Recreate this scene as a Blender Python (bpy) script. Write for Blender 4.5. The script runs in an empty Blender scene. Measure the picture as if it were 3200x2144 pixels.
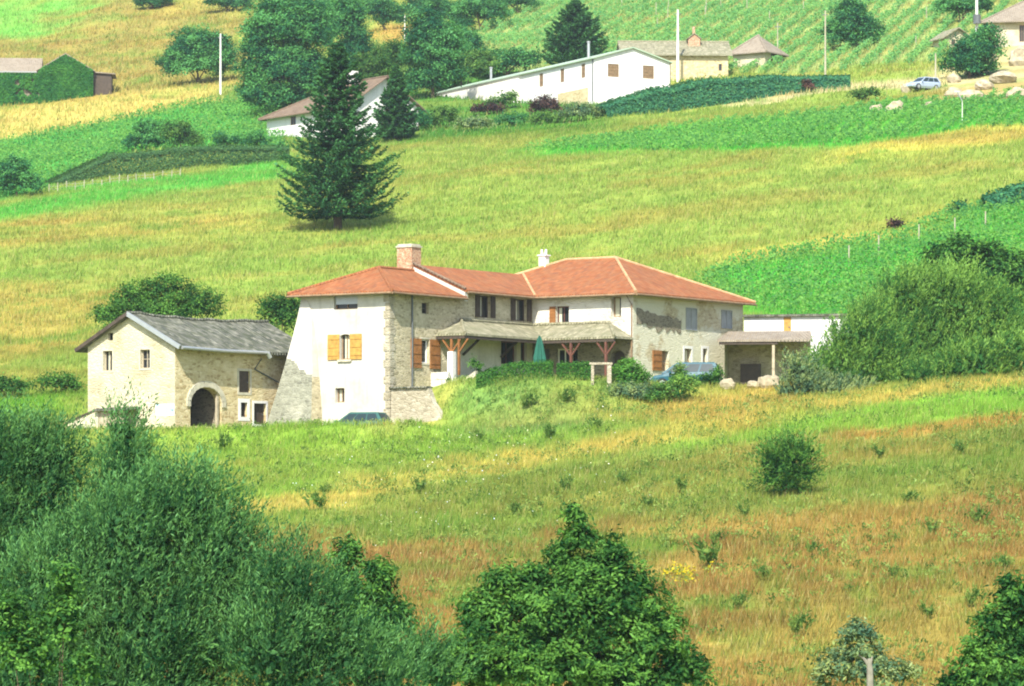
import bpy, math, random
import numpy as np
from mathutils import Vector, Matrix

random.seed(11)
RNG = np.random.default_rng(11)
SC = bpy.context.scene
COL = SC.collection
PI = math.pi
R = math.radians

# ------------------------------------------------------------------ survey
# The photograph was surveyed from one station (the origin, 0 m, looking along +Y).
F, U0, VH = 8775.0, 1170.0, 1180.0


def lerp_knots(knots):
    xs = np.array([k[0] for k in knots], float)
    ys = np.array([k[1] for k in knots], float)
    return lambda t: np.interp(t, xs, ys)


def smooth_knots(knots):
    f = lerp_knots(knots)
    return lambda t: (f(t - 6) + f(t - 3) + f(t) * 2 + f(t + 3) + f(t + 6)) / 6.0


BASE = smooth_knots([(-80, -2), (0, -2.2), (40, -9), (80, -11.5), (105, -8.6), (125, -5.6), (150, -2.6), (170, -0.1), (190, 2.3),
                     (208, 4.6), (216, 5.7), (225, 6.9), (245, 10.2), (262, 13.4), (310, 23.1), (350, 31.2), (400, 39.3),
                     (430, 45), (600, 80.5), (800, 135), (1100, 225), (1600, 330), (2200, 400)])
KL = smooth_knots([(0, 0.0), (150, 0.03), (230, 0.03), (310, 0.09), (2000, 0.09)])
KR = smooth_knots([(0, 0.0), (130, 0.06), (200, 0.1), (2000, 0.1)])


def _hash(ix, iy, seed):
    h = (ix.astype(np.int64) * 374761393 + iy.astype(np.int64) * 668265263 + seed * 1442695041) & 0xFFFFFFFF
    h = ((h ^ (h >> 13)) * 1274126177) & 0xFFFFFFFF
    h = (h ^ (h >> 16)) & 0xFFFFFFFF
    return h / 4294967295.0


def vnoise(x, y, seed=0):
    x = np.asarray(x, float); y = np.asarray(y, float)
    ix = np.floor(x); iy = np.floor(y)
    fx = x - ix; fy = y - iy
    fx = fx * fx * (3 - 2 * fx); fy = fy * fy * (3 - 2 * fy)
    a = _hash(ix, iy, seed); b = _hash(ix + 1, iy, seed)
    c = _hash(ix, iy + 1, seed); d = _hash(ix + 1, iy + 1, seed)
    return (a * (1 - fx) + b * fx) * (1 - fy) + (c * (1 - fx) + d * fx) * fy


def fbm(x, y, seed=0, octaves=3):
    s, a, t = 0, 1.0, 0
    for o in range(octaves):
        s = s + a * vnoise(x * 2 ** o, y * 2 ** o, seed + 17 * o); t += a; a *= 0.55
    return s / t                                         # 0..1


def sstep(e0, e1, x):
    t = np.clip((x - e0) / (e1 - e0), 0, 1)
    return t * t * (3 - 2 * t)


def seg_dist(px, py, poly):
    d = np.full(px.shape, 1e9)
    n = len(poly)
    inside = np.zeros(px.shape, bool)
    for i in range(n):
        ax, ay = poly[i]; bx, by = poly[(i + 1) % n]
        dx, dy = bx - ax, by - ay
        L2 = dx * dx + dy * dy + 1e-12
        t = np.clip(((px - ax) * dx + (py - ay) * dy) / L2, 0, 1)
        d = np.minimum(d, np.hypot(px - ax - t * dx, py - ay - t * dy))
        if ay != by:
            c = ((ay > py) != (by > py)) & (px < (bx - ax) * (py - ay) / (by - ay) + ax)
            inside ^= c
    return np.where(inside, -d, d)


# terraces levelled into the slope: (world polygon, level, blend metres)
PADS = [
    ([(-26, 211.5), (-4.5, 209.5), (-4.5, 216), (-12, 222), (-26, 219)], 4.55, 2.2),        # sunken yard of the barn
    ([(-3.0, 217.5), (1.5, 214.5), (9, 217.5), (14.5, 221), (19, 228), (22, 240), (2, 240), (-4.5, 224)], 7.66, 5.0),   # terrace of the house
    ([(8.6, 215.5), (15, 218), (17, 225.5), (13.5, 229.5), (9.2, 223)], 7.25, 1.6),       # parking place
    ([(8.4, 431.3), (19.1, 436.7), (-1.8, 477.7), (-12.5, 472.3)], lambda x, y: 46.3 + (y - 434) * 0.1, 4.0),   # ground of the long white house
]


def H(x, y):
    x = np.asarray(x, float); y = np.asarray(y, float)
    z = BASE(y) + np.where(x < 0, KL(y), KR(y)) * x
    amp = np.interp(y, [0, 110, 200, 300, 700], [0.6, 0.45, 0.3, 0.9, 2.0])
    z = z + amp * (fbm(x / 11.0, y / 13.0, 3, 2) - 0.5)
    crest = np.exp(-((y - 206.5) / 2.2) ** 2) * sstep(-27, -23, x) * (1 - sstep(-5.5, -2.0, x))
    z = z + 0.7 * crest
    for poly, lev, bl in PADS:
        d = seg_dist(x, y, poly)
        z = z + ((lev(x, y) if callable(lev) else lev) - z) * (1 - sstep(-0.3, bl, d))
    return z


def gy(u, v, ylo=100.0, yhi=900.0):
    """distance at which the ray through (u, v) meets the hill"""
    a = (u - U0) / F; b = (VH - v) / F
    ys = np.arange(ylo, yhi, 0.5)
    dz = H(a * ys, ys) - b * ys
    k = np.argmax(dz > 0)
    return float(ys[k]) if dz[k] > 0 else yhi


def pt(u, v, y):
    return Vector(((u - U0) * y / F, y, (VH - v) * y / F))


def gpt(u, v):
    y = gy(u, v)
    x = (u - U0) * y / F
    return (x, y, float(H(x, y)))


def alb(r, g, b, f=1.75):
    def l(c):
        c /= 255.0
        return (c / 12.92 if c <= 0.04045 else ((c + 0.055) / 1.055) ** 2.4) / f
    return np.array((l(r), l(g), l(b)))


# ------------------------------------------------------------------ bookkeeping
def tag(o, label=None, cat=None, group=None, kind=None):
    if label: o['label'] = label
    if cat: o['category'] = cat
    if group: o['group'] = group
    if kind: o['kind'] = kind
    return o


def empty(name, loc, rz=0.0):
    o = bpy.data.objects.new(name, None); COL.objects.link(o)
    o.location = loc; o.rotation_euler = (0, 0, rz); o.empty_display_size = 0.5
    return o


def copy_tree(o, parent=None):
    c = o.copy(); COL.objects.link(c)
    if parent is not None: c.parent = parent
    for ch in [k for k in bpy.data.objects if k.parent == o]:
        copy_tree(ch, c)
    return c


class MB:
    def __init__(self):
        self.v = []; self.f = []; self.uv = []; self.smooth = []

    def poly(self, pts, smooth=False):
        pts = [Vector(p) for p in pts]
        n = Vector((0, 0, 0))
        for i in range(len(pts)):
            a, b = pts[i], pts[(i + 1) % len(pts)]
            n += Vector(((a.y - b.y) * (a.z + b.z), (a.z - b.z) * (a.x + b.x), (a.x - b.x) * (a.y + b.y)))
        n = n.normalized() if n.length > 1e-12 else Vector((0, 0, 1))
        t = Vector((0, 0, 1)).cross(n)
        t = Vector((1, 0, 0)) if t.length < 0.05 else t.normalized()
        b = n.cross(t)
        k = len(self.v)
        self.v += [p[:] for p in pts]
        self.f.append(list(range(k, k + len(pts))))
        self.uv += [(p.dot(t), p.dot(b)) for p in pts]
        self.smooth.append(smooth)

    def box(self, c, s, rz=0.0, M=None):
        hx, hy, hz = s[0] / 2, s[1] / 2, s[2] / 2
        m = M or (Matrix.Translation(c) @ Matrix.Rotation(rz, 4, 'Z'))
        p = [m @ Vector((x * hx, y * hy, z * hz)) for z in (-1, 1) for y in (-1, 1) for x in (-1, 1)]
        for q in ((0, 2, 3, 1), (4, 5, 7, 6), (0, 1, 5, 4), (2, 6, 7, 3), (0, 4, 6, 2), (1, 3, 7, 5)):
            self.poly([p[i] for i in q])

    def bar(self, a, b, w, h=None):
        a, b = Vector(a), Vector(b); d = b - a
        q = d.to_track_quat('Z', 'Y') if abs(d.normalized().z) < 0.99 else Matrix.Identity(3).to_quaternion()
        m = Matrix.Translation((a + b) / 2) @ q.to_matrix().to_4x4()
        self.box(None, (w, h or w, d.length), M=m)

    def tube(self, pts, rad, n=8, cap=True):
        pts = [Vector(p) for p in pts]
        rings = []
        for i, p in enumerate(pts):
            d = (pts[min(i + 1, len(pts) - 1)] - pts[max(i - 1, 0)]).normalized()
            a = d.orthogonal().normalized() if abs(d.z) < 0.9 else Vector((1, 0, 0))
            a = (a - d * a.dot(d)).normalized(); b = d.cross(a)
            r = rad[i] if hasattr(rad, '__len__') else rad
            rings.append([p + a * math.cos(2 * PI * k / n) * r + b * math.sin(2 * PI * k / n) * r for k in range(n)])
        for i in range(len(rings) - 1):
            for k in range(n):
                self.poly([rings[i][k], rings[i][(k + 1) % n], rings[i + 1][(k + 1) % n], rings[i + 1][k]], True)
        if cap:
            self.poly(list(reversed(rings[0]))); self.poly(rings[-1])

    def slab(self, pts, th):
        """a planar outline given its own thickness downwards along z"""
        pts = [Vector(p) for p in pts]
        low = [p - Vector((0, 0, th)) for p in pts]
        self.poly(pts); self.poly(list(reversed(low)))
        for i in range(len(pts)):
            j = (i + 1) % len(pts)
            self.poly([pts[j], pts[i], low[i], low[j]])

    def build(self, name, mat, parent=None, loc=None):
        me = bpy.data.meshes.new(name)
        me.from_pydata(self.v, [], self.f)
        ul = me.uv_layers.new(name='UVMap')
        ul.data.foreach_set('uv', np.array(self.uv, np.float32).ravel())
        me.polygons.foreach_set('use_smooth', np.array(self.smooth, bool))
        me.materials.append(mat)
        me.update()
        o = bpy.data.objects.new(name, me); COL.objects.link(o)
        if parent is not None: o.parent = parent
        if loc is not None: o.location = loc
        return o


def np_mesh(name, V, nper, mat, parent=None, tint=None, col=None, loc=None):
    """V: (n*nper, 3) vertices of separate nper-gons"""
    n = len(V) // nper
    me = bpy.data.meshes.new(name)
    me.vertices.add(n * nper); me.loops.add(n * nper); me.polygons.add(n)
    me.vertices.foreach_set('co', np.ascontiguousarray(V, np.float32).ravel())
    me.loops.foreach_set('vertex_index', np.arange(n * nper, dtype=np.int32))
    me.polygons.foreach_set('loop_start', np.arange(0, n * nper, nper, dtype=np.int32))
    me.polygons.foreach_set('loop_total', np.full(n, nper, np.int32))
    if tint is not None:
        a = me.attributes.new('tint', 'FLOAT', 'FACE'); a.data.foreach_set('value', np.ascontiguousarray(tint, np.float32))
    if col is not None:
        a = me.attributes.new('col', 'FLOAT_VECTOR', 'FACE'); a.data.foreach_set('vector', np.ascontiguousarray(col, np.float32).ravel())
    me.materials.append(mat); me.update(calc_edges=True)
    o = bpy.data.objects.new(name, me); COL.objects.link(o)
    if parent is not None: o.parent = parent
    if loc is not None: o.location = loc
    return o


# ------------------------------------------------------------------ materials
def newmat(name):
    m = bpy.data.materials.new(name); m.use_nodes = True
    nt = m.node_tree; nt.nodes.clear()
    return m, nt, nt.nodes, nt.links


def N(nodes, kind, **kw):
    n = nodes.new(kind)
    for k, v in kw.items():
        if k == 'inp':
            for a, b in v.items(): n.inputs[a].default_value = b
        else: setattr(n, k, v)
    return n


def c4(c): return (float(c[0]), float(c[1]), float(c[2]), 1.0)


def ramp(nodes, links, src, stops):
    r = nodes.new('ShaderNodeValToRGB')
    while len(r.color_ramp.elements) < len(stops): r.color_ramp.elements.new(0.5)
    for e, (p, c) in zip(r.color_ramp.elements, stops):
        e.position = p; e.color = c4(c)
    links.new(src, r.inputs[0])
    return r.outputs[0]


def finish(nt, nodes, links, colour, rough=0.9, bump=None, bstr=0.4, bdist=0.03, spec=0.25, metal=0.0):
    p = nodes.new('ShaderNodeBsdfPrincipled'); o = nodes.new('ShaderNodeOutputMaterial')
    if hasattr(colour, 'node'): links.new(colour, p.inputs['Base Color'])
    else: p.inputs['Base Color'].default_value = c4(colour)
    p.inputs['Roughness'].default_value = rough
    p.inputs['Specular IOR Level'].default_value = spec
    p.inputs['Metallic'].default_value = metal
    if bump is not None:
        b = nodes.new('ShaderNodeBump'); b.inputs['Strength'].default_value = bstr; b.inputs['Distance'].default_value = bdist
        links.new(bump, b.inputs['Height']); links.new(b.outputs[0], p.inputs['Normal'])
    links.new(p.outputs[0], o.inputs[0])


def mix(nodes, links, fac, a, b, mode='MIX'):
    m = nodes.new('ShaderNodeMix'); m.data_type = 'RGBA'; m.blend_type = mode
    for sock, val in ((m.inputs[0], fac), (m.inputs[6], a), (m.inputs[7], b)):
        if hasattr(val, 'node'): links.new(val, sock)
        elif isinstance(val, (int, float)): sock.default_value = val
        else: sock.default_value = c4(val)
    return m.outputs[2]


def noise(nodes, links, vec, scale, detail=3, rough=0.55):
    n = nodes.new('ShaderNodeTexNoise'); n.inputs['Scale'].default_value = scale
    n.inputs['Detail'].default_value = detail; n.inputs['Roughness'].default_value = rough
    if vec is not None: links.new(vec, n.inputs['Vector'])
    return n.outputs['Fac']


def mat_simple(name, c, rough=0.7, var=0.25, scale=3.0, spec=0.3, metal=0.0, bump=0.0):
    m, nt, nd, lk = newmat(name)
    tc = nd.new('ShaderNodeTexCoord')
    n = noise(nd, lk, tc.outputs['Object'], scale, 4)
    c = np.array(c)
    col = ramp(nd, lk, n, [(0.3, c * (1 - var)), (0.7, np.minimum(c * (1 + var), 0.95))])
    finish(nt, nd, lk, col, rough, n if bump else None, bump, 0.02, spec, metal)
    return m


def mat_plaster(name, c, stain, amount=0.5):
    m, nt, nd, lk = newmat(name)
    uv = nd.new('ShaderNodeUVMap')
    big = noise(nd, lk, uv.outputs[0], 0.45, 4, 0.6)
    fine = noise(nd, lk, uv.outputs[0], 5.0, 4, 0.65)
    f1 = ramp(nd, lk, big, [(0.45, (0, 0, 0)), (0.72, (1, 1, 1))])
    col = mix(nd, lk, f1, c, tuple(np.array(c) * (1 - amount) + np.array(stain) * amount))
    col = mix(nd, lk, 0.35, col, ramp(nd, lk, fine, [(0.35, np.array(c) * 0.72), (0.65, np.array(c) * 1.05)]))
    mp = nd.new('ShaderNodeMapping'); mp.inputs['Scale'].default_value = (3.0, 0.22, 1); lk.new(uv.outputs[0], mp.inputs[0])
    streak = ramp(nd, lk, noise(nd, lk, mp.outputs[0], 1.0, 4, 0.65), [(0.5, (0, 0, 0)), (0.75, (0.7, 0.7, 0.7))])
    col = mix(nd, lk, streak, col, tuple(np.array(c) * 0.45 + np.array(stain) * 0.3))
    spots = nd.new('ShaderNodeTexVoronoi'); spots.inputs['Scale'].default_value = 2.3
    lk.new(uv.outputs[0], spots.inputs['Vector'])
    sp = ramp(nd, lk, spots.outputs['Distance'], [(0.05, (1, 1, 1)), (0.1, (0, 0, 0))])
    sp2 = mix(nd, lk, 1.0, sp, ramp(nd, lk, big, [(0.5, (0, 0, 0)), (0.65, (1, 1, 1))]), 'MULTIPLY')
    col = mix(nd, lk, sp2, col, stain)
    finish(nt, nd, lk, col, 0.92, fine, 0.35, 0.03, 0.15)
    return m


def mat_stone(name, tones, mortar, sx=2.6, sy=4.6, patch=None, plo=0.5, phi=0.6):
    """rubble masonry; patch = colour of leftover render over part of it"""
    m, nt, nd, lk = newmat(name)
    uv = nd.new('ShaderNodeUVMap')
    wob = N(nd, 'ShaderNodeTexNoise', inp={'Scale': 1.6, 'Detail': 2.0})
    lk.new(uv.outputs[0], wob.inputs['Vector'])
    add = nd.new('ShaderNodeVectorMath'); add.operation = 'MULTIPLY_ADD'
    lk.new(wob.outputs['Color'], add.inputs[0]); add.inputs[1].default_value = (0.22, 0.16, 0)
    lk.new(uv.outputs[0], add.inputs[2])
    mp = nd.new('ShaderNodeMapping'); mp.inputs['Scale'].default_value = (sx, sy, 1)
    lk.new(add.outputs[0], mp.inputs[0])
    vo = N(nd, 'ShaderNodeTexVoronoi', feature='F1', inp={'Scale': 1.0})
    ve = N(nd, 'ShaderNodeTexVoronoi', feature='DISTANCE_TO_EDGE', inp={'Scale': 1.0})
    lk.new(mp.outputs[0], vo.inputs['Vector']); lk.new(mp.outputs[0], ve.inputs['Vector'])
    sep = nd.new('ShaderNodeSeparateColor'); lk.new(vo.outputs['Color'], sep.inputs[0])
    k = len(tones)
    col = ramp(nd, lk, sep.outputs[0], [((i + 0.5) / k, t) for i, t in enumerate(tones)])
    fine = noise(nd, lk, uv.outputs[0], 9.0, 3)
    col = mix(nd, lk, 0.4, col, ramp(nd, lk, fine, [(0.3, (0.4, 0.4, 0.4)), (0.7, (1, 1, 1))]), 'MULTIPLY')
    ed = ramp(nd, lk, ve.outputs['Distance'], [(0.03, (0, 0, 0)), (0.12, (1, 1, 1))])
    col = mix(nd, lk, ed, mortar, col)
    if patch is not None:
        big = noise(nd, lk, uv.outputs[0], 0.42, 5, 0.6)
        pf = ramp(nd, lk, big, [(plo, (0, 0, 0)), (phi, (1, 1, 1))])
        col = mix(nd, lk, pf, col, patch)
    finish(nt, nd, lk, col, 0.92, ed, 0.6, 0.04, 0.15)
    return m


def mat_tile(name, tones, pitch=0.2, row=0.34, moss=None, mossamt=0.5, bstr=0.8):
    m, nt, nd, lk = newmat(name)
    uv = nd.new('ShaderNodeUVMap')
    sep = nd.new('ShaderNodeSeparateXYZ'); lk.new(uv.outputs[0], sep.inputs[0])

    def math_(op, a, b=None):
        n = nd.new('ShaderNodeMath'); n.operation = op
        for i, val in enumerate((a, b)):
            if val is None: continue
            if hasattr(val, 'node'): lk.new(val, n.inputs[i])
            else: n.inputs[i].default_value = val
        return n.outputs[0]
    cu = math_('DIVIDE', sep.outputs[0], pitch); cv = math_('DIVIDE', sep.outputs[1], row)
    comb = nd.new('ShaderNodeCombineXYZ')
    lk.new(math_('FLOOR', cu), comb.inputs[0]); lk.new(math_('FLOOR', cv), comb.inputs[1])
    wn = nd.new('ShaderNodeTexWhiteNoise'); wn.noise_dimensions = '2D'; lk.new(comb.outputs[0], wn.inputs['Vector'])
    k = len(tones)
    col = ramp(nd, lk, wn.outputs['Value'], [((i + 0.5) / k, t) for i, t in enumerate(tones)])
    big = noise(nd, lk, uv.outputs[0], 0.5, 4, 0.6)
    col = mix(nd, lk, 0.5, col, ramp(nd, lk, big, [(0.3, (0.62, 0.62, 0.62)), (0.7, (1, 1, 1))]), 'MULTIPLY')
    if moss is not None:
        mf = ramp(nd, lk, noise(nd, lk, uv.outputs[0], 1.5, 5, 0.7), [(0.45, (0, 0, 0)), (0.62, (mossamt,) * 3)])
        col = mix(nd, lk, mf, col, moss)
    wave = math_('SINE', math_('MULTIPLY', cu, 2 * PI))
    step = math_('MULTIPLY', math_('FRACT', cv), -0.8)
    finish(nt, nd, lk, col, 0.85, math_('ADD', wave, step), bstr, 0.035, 0.2)
    return m


def mat_leaf(name, dark, light, trans=0.35, gloss=0.0):
    m, nt, nd, lk = newmat(name)
    at = nd.new('ShaderNodeAttribute'); at.attribute_name = 'tint'
    dark = np.array(dark); light = np.array(light)
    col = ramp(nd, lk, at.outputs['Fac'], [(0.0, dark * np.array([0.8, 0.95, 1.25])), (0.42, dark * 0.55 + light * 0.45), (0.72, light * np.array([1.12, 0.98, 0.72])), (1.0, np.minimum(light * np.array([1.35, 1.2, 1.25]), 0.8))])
    d = nd.new('ShaderNodeBsdfDiffuse'); t = nd.new('ShaderNodeBsdfTranslucent')
    lk.new(col, d.inputs[0])
    tc = mix(nd, lk, 1.0, col, (1.0, 1.0, 0.55), 'MULTIPLY'); lk.new(tc, t.inputs[0])
    ms = nd.new('ShaderNodeMixShader'); ms.inputs[0].default_value = trans
    lk.new(d.outputs[0], ms.inputs[1]); lk.new(t.outputs[0], ms.inputs[2])
    out = nd.new('ShaderNodeOutputMaterial')
    if gloss > 0:
        g = nd.new('ShaderNodeBsdfGlossy'); g.inputs['Roughness'].default_value = 0.4
        g.inputs['Color'].default_value = (0.8, 0.85, 0.75, 1)
        m2 = nd.new('ShaderNodeMixShader'); m2.inputs[0].default_value = gloss
        lk.new(ms.outputs[0], m2.inputs[1]); lk.new(g.outputs[0], m2.inputs[2]); lk.new(m2.outputs[0], out.inputs[0])
    else:
        lk.new(ms.outputs[0], out.inputs[0])
    return m


def mat_grass(name):
    m, nt, nd, lk = newmat(name)
    at = nd.new('ShaderNodeAttribute'); at.attribute_name = 'col'
    d = nd.new('ShaderNodeBsdfDiffuse'); t = nd.new('ShaderNodeBsdfTranslucent')
    lk.new(at.outputs['Vector'], d.inputs[0]); lk.new(at.outputs['Vector'], t.inputs[0])
    ms = nd.new('ShaderNodeMixShader'); ms.inputs[0].default_value = 0.4
    lk.new(d.outputs[0], ms.inputs[1]); lk.new(t.outputs[0], ms.inputs[2])
    out = nd.new('ShaderNodeOutputMaterial'); lk.new(ms.outputs[0], out.inputs[0])
    return m


def mat_ground(name):
    m, nt, nd, lk = newmat(name)
    at = nd.new('ShaderNodeAttribute'); at.attribute_name = 'col'
    tc = nd.new('ShaderNodeTexCoord')
    n1 = noise(nd, lk, tc.outputs['Object'], 2.2, 5, 0.7)
    n2 = noise(nd, lk, tc.outputs['Object'], 0.35, 4, 0.6)
    col = mix(nd, lk, 1.0, at.outputs['Vector'], ramp(nd, lk, n1, [(0.3, (0.62, 0.66, 0.6)), (0.7, (1.1, 1.08, 1.0))]), 'MULTIPLY')
    col = mix(nd, lk, 1.0, col, ramp(nd, lk, n2, [(0.3, (0.85, 0.9, 0.85)), (0.7, (1.05, 1.0, 1.0))]), 'MULTIPLY')
    finish(nt, nd, lk, col, 1.0, n1, 0.5, 0.25, 0.05)
    return m


def mat_glass(name, c=(0.015, 0.018, 0.02)):
    m, nt, nd, lk = newmat(name)
    finish(nt, nd, lk, c, 0.22, spec=0.4)
    return m


M = {}
M['ground'] = mat_ground('ground_soil_grass')
M['grass'] = mat_grass('grass_blade')
M['white'] = mat_plaster('white_lime_render', (0.499, 0.477, 0.413), (0.284, 0.254, 0.163), 0.85)
M['cream'] = mat_stone('cream_limewashed_rubble', [(0.36, 0.32, 0.2), (0.46, 0.415, 0.275), (0.41, 0.37, 0.24), (0.5, 0.455, 0.31)], (0.39, 0.345, 0.22), sx=3.2, sy=6.8, patch=(0.5, 0.455, 0.32), plo=0.4, phi=0.6)
M['whitepaint'] = mat_plaster('white_paint', (0.66, 0.64, 0.6), (0.5, 0.48, 0.42), 0.4)
M['stone_gold'] = mat_stone('golden_rubble', [(0.38, 0.29, 0.14), (0.58, 0.48, 0.26), (0.5, 0.41, 0.22), (0.64, 0.55, 0.33)], (0.5, 0.41, 0.235), sx=3.4, sy=7.5, patch=(0.6, 0.52, 0.33), plo=0.56, phi=0.66)
M['stone_beige'] = mat_stone('beige_rubble', [(0.27, 0.235, 0.16), (0.37, 0.33, 0.235), (0.32, 0.28, 0.195), (0.42, 0.38, 0.28)], (0.33, 0.29, 0.205), sx=3.6, sy=7.5, patch=(0.45, 0.41, 0.31), plo=0.5, phi=0.62)
M['stone_grey'] = mat_stone('grey_rubble', [(0.150, 0.150, 0.112), (0.237, 0.237, 0.175), (0.194, 0.194, 0.144), (0.275, 0.275, 0.206)], (0.231, 0.231, 0.175), sx=3.2, sy=6.5, patch=(0.300, 0.294, 0.225), plo=0.58, phi=0.66)
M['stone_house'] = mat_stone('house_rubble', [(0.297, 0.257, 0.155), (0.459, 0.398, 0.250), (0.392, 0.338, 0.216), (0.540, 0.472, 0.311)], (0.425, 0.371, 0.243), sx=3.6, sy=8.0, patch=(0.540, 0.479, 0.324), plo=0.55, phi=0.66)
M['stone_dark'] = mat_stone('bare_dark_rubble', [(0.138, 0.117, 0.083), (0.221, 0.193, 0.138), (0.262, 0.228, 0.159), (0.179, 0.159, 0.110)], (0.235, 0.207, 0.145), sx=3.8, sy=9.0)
M['render_side'] = mat_stone('worn_render_over_rubble', [(0.324, 0.264, 0.156), (0.480, 0.408, 0.252), (0.396, 0.336, 0.210), (0.540, 0.480, 0.312)], (0.432, 0.372, 0.240), sx=3.4, sy=7.5, patch=(0.528, 0.504, 0.372), plo=0.40, phi=0.47)
M['wallwhite_stone'] = mat_stone('limewashed_rubble', [(0.40, 0.37, 0.29), (0.52, 0.49, 0.4), (0.46, 0.43, 0.34), (0.56, 0.53, 0.45)], (0.5, 0.47, 0.38), sx=3.4, sy=7.0, patch=(0.6, 0.57, 0.49), plo=0.42, phi=0.56)
M['tile_red'] = mat_tile('red_clay_tile', [(0.27, 0.088, 0.030), (0.33, 0.118, 0.042), (0.24, 0.075, 0.027), (0.36, 0.14, 0.055), (0.22, 0.085, 0.04)], moss=(0.25, 0.125, 0.055), mossamt=0.55)
M['tile_ridge'] = mat_simple('pale_ridge_tile', (0.40, 0.24, 0.12), 0.85, 0.3, 2.5)
M['tile_grey'] = mat_tile('lichen_grey_tile', [(0.07, 0.074, 0.056), (0.19, 0.19, 0.145), (0.10, 0.10, 0.076), (0.28, 0.27, 0.205), (0.13, 0.13, 0.1)], 0.24, 0.34, moss=(0.06, 0.07, 0.035), mossamt=0.8, bstr=1.0)
M['tile_old'] = mat_tile('old_ochre_tile', [(0.21, 0.195, 0.12), (0.31, 0.285, 0.185), (0.25, 0.235, 0.15), (0.38, 0.35, 0.235)], 0.2, 0.34, moss=(0.17, 0.175, 0.09), mossamt=0.6, bstr=1.0)
M['tile_brown'] = mat_tile('brown_tile', [(0.17, 0.12, 0.08), (0.21, 0.15, 0.1), (0.15, 0.105, 0.07)], 0.25, 0.34)
M['tile_pale'] = mat_tile('pale_tile', [(0.230, 0.187, 0.136), (0.281, 0.238, 0.178), (0.255, 0.212, 0.157)], 0.25, 0.34)
M['sheet_green'] = mat_simple('pale_green_sheet', (0.30, 0.38, 0.27), 0.6, 0.12, 1.0)
M['brick'] = mat_stone('chimney_brick', [(0.36, 0.17, 0.09), (0.44, 0.23, 0.12), (0.33, 0.17, 0.1), (0.5, 0.3, 0.17)], (0.48, 0.36, 0.24), sx=4.5, sy=12.0)
M['wood_orange'] = mat_simple('orange_varnished_wood', (0.235, 0.10, 0.028), 0.6, 0.3, 4)
M['wood_yellow'] = mat_simple('honey_wood', (0.37, 0.21, 0.045), 0.6, 0.25, 4)
M['wood_red'] = mat_simple('red_brown_timber', (0.105, 0.042, 0.028), 0.65, 0.3, 4)
M['wood_dark'] = mat_simple('dark_timber', (0.055, 0.04, 0.028), 0.75, 0.3, 4)
M['wood_brown'] = mat_simple('brown_timber', (0.2, 0.13, 0.07), 0.75, 0.3, 4)
M['wood_grey'] = mat_simple('weathered_timber', (0.34, 0.29, 0.2), 0.85, 0.25, 3)
M['frame_white'] = mat_simple('white_joinery', (0.7, 0.69, 0.64), 0.5, 0.06, 3)
M['grey_paint'] = mat_simple('grey_paint', (0.24, 0.25, 0.25), 0.8, 0.15, 2)
M['blue_paint'] = mat_simple('faded_blue_paint', (0.34, 0.46, 0.5), 0.7, 0.2, 2)
M['zinc'] = mat_simple('zinc', (0.36, 0.375, 0.37), 0.4, 0.1, 3, 0.5, 0.5)
M['stone_cut'] = mat_simple('cut_limestone', (0.42, 0.385, 0.285), 0.85, 0.2, 3, bump=0.3)
M['rock'] = mat_simple('pale_rock', (0.31, 0.265, 0.175), 0.92, 0.35, 2.2, bump=0.8)
M['concrete'] = mat_simple('pole_concrete', (0.55, 0.54, 0.48), 0.8, 0.12, 2)
M['pole_wood'] = mat_simple('pole_wood', (0.3, 0.28, 0.19), 0.85, 0.2, 2)
M['glass'] = mat_glass('window_glass')
M['curtain'] = mat_simple('net_curtain', (0.45, 0.44, 0.32), 0.9, 0.15, 4)
M['black'] = mat_simple('dark_interior', (0.02, 0.018, 0.015), 0.9, 0.3, 2)
M['bark'] = mat_simple('bark', (0.09, 0.065, 0.04), 0.95, 0.35, 5, bump=0.6)
M['bark_pale'] = mat_simple('bleached_bark', (0.1890, 0.1750, 0.1330), 0.95, 0.25, 5, bump=0.5)
M['cloth_green'] = mat_simple('parasol_cloth', (0.012, 0.085, 0.055), 0.85, 0.2, 4)
M['metal_dark'] = mat_simple('dark_metal', (0.08, 0.09, 0.09), 0.5, 0.15, 4, 0.5)
M['car_teal'] = mat_simple('teal_car_paint', (0.008, 0.07, 0.095), 0.45, 0.03, 1, 0.3, 0.0)
M['car_dark'] = mat_simple('dark_car_paint', (0.02, 0.085, 0.07), 0.45, 0.03, 1, 0.3, 0.0)
M['car_glass'] = mat_simple('tinted_car_glass', (0.02, 0.035, 0.04), 0.3, 0.05, 1, 0.15, 0.0)
M['car_silver'] = mat_simple('silver_car_paint', (0.36, 0.42, 0.5), 0.25, 0.03, 1, 0.6, 0.3)
M['tyre'] = mat_simple('tyre_rubber', (0.02, 0.02, 0.02), 0.9, 0.1, 5)
M['lamp_lens'] = mat_simple('lamp_lens', (0.4, 0.4, 0.38), 0.2, 0.05, 5)
M['lamp_red'] = mat_simple('red_lamp_lens', (0.35, 0.02, 0.02), 0.3, 0.05, 5)
M['cladding'] = mat_simple('ribbed_white_cladding', (0.74, 0.7, 0.62), 0.7, 0.05, 2)
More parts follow.
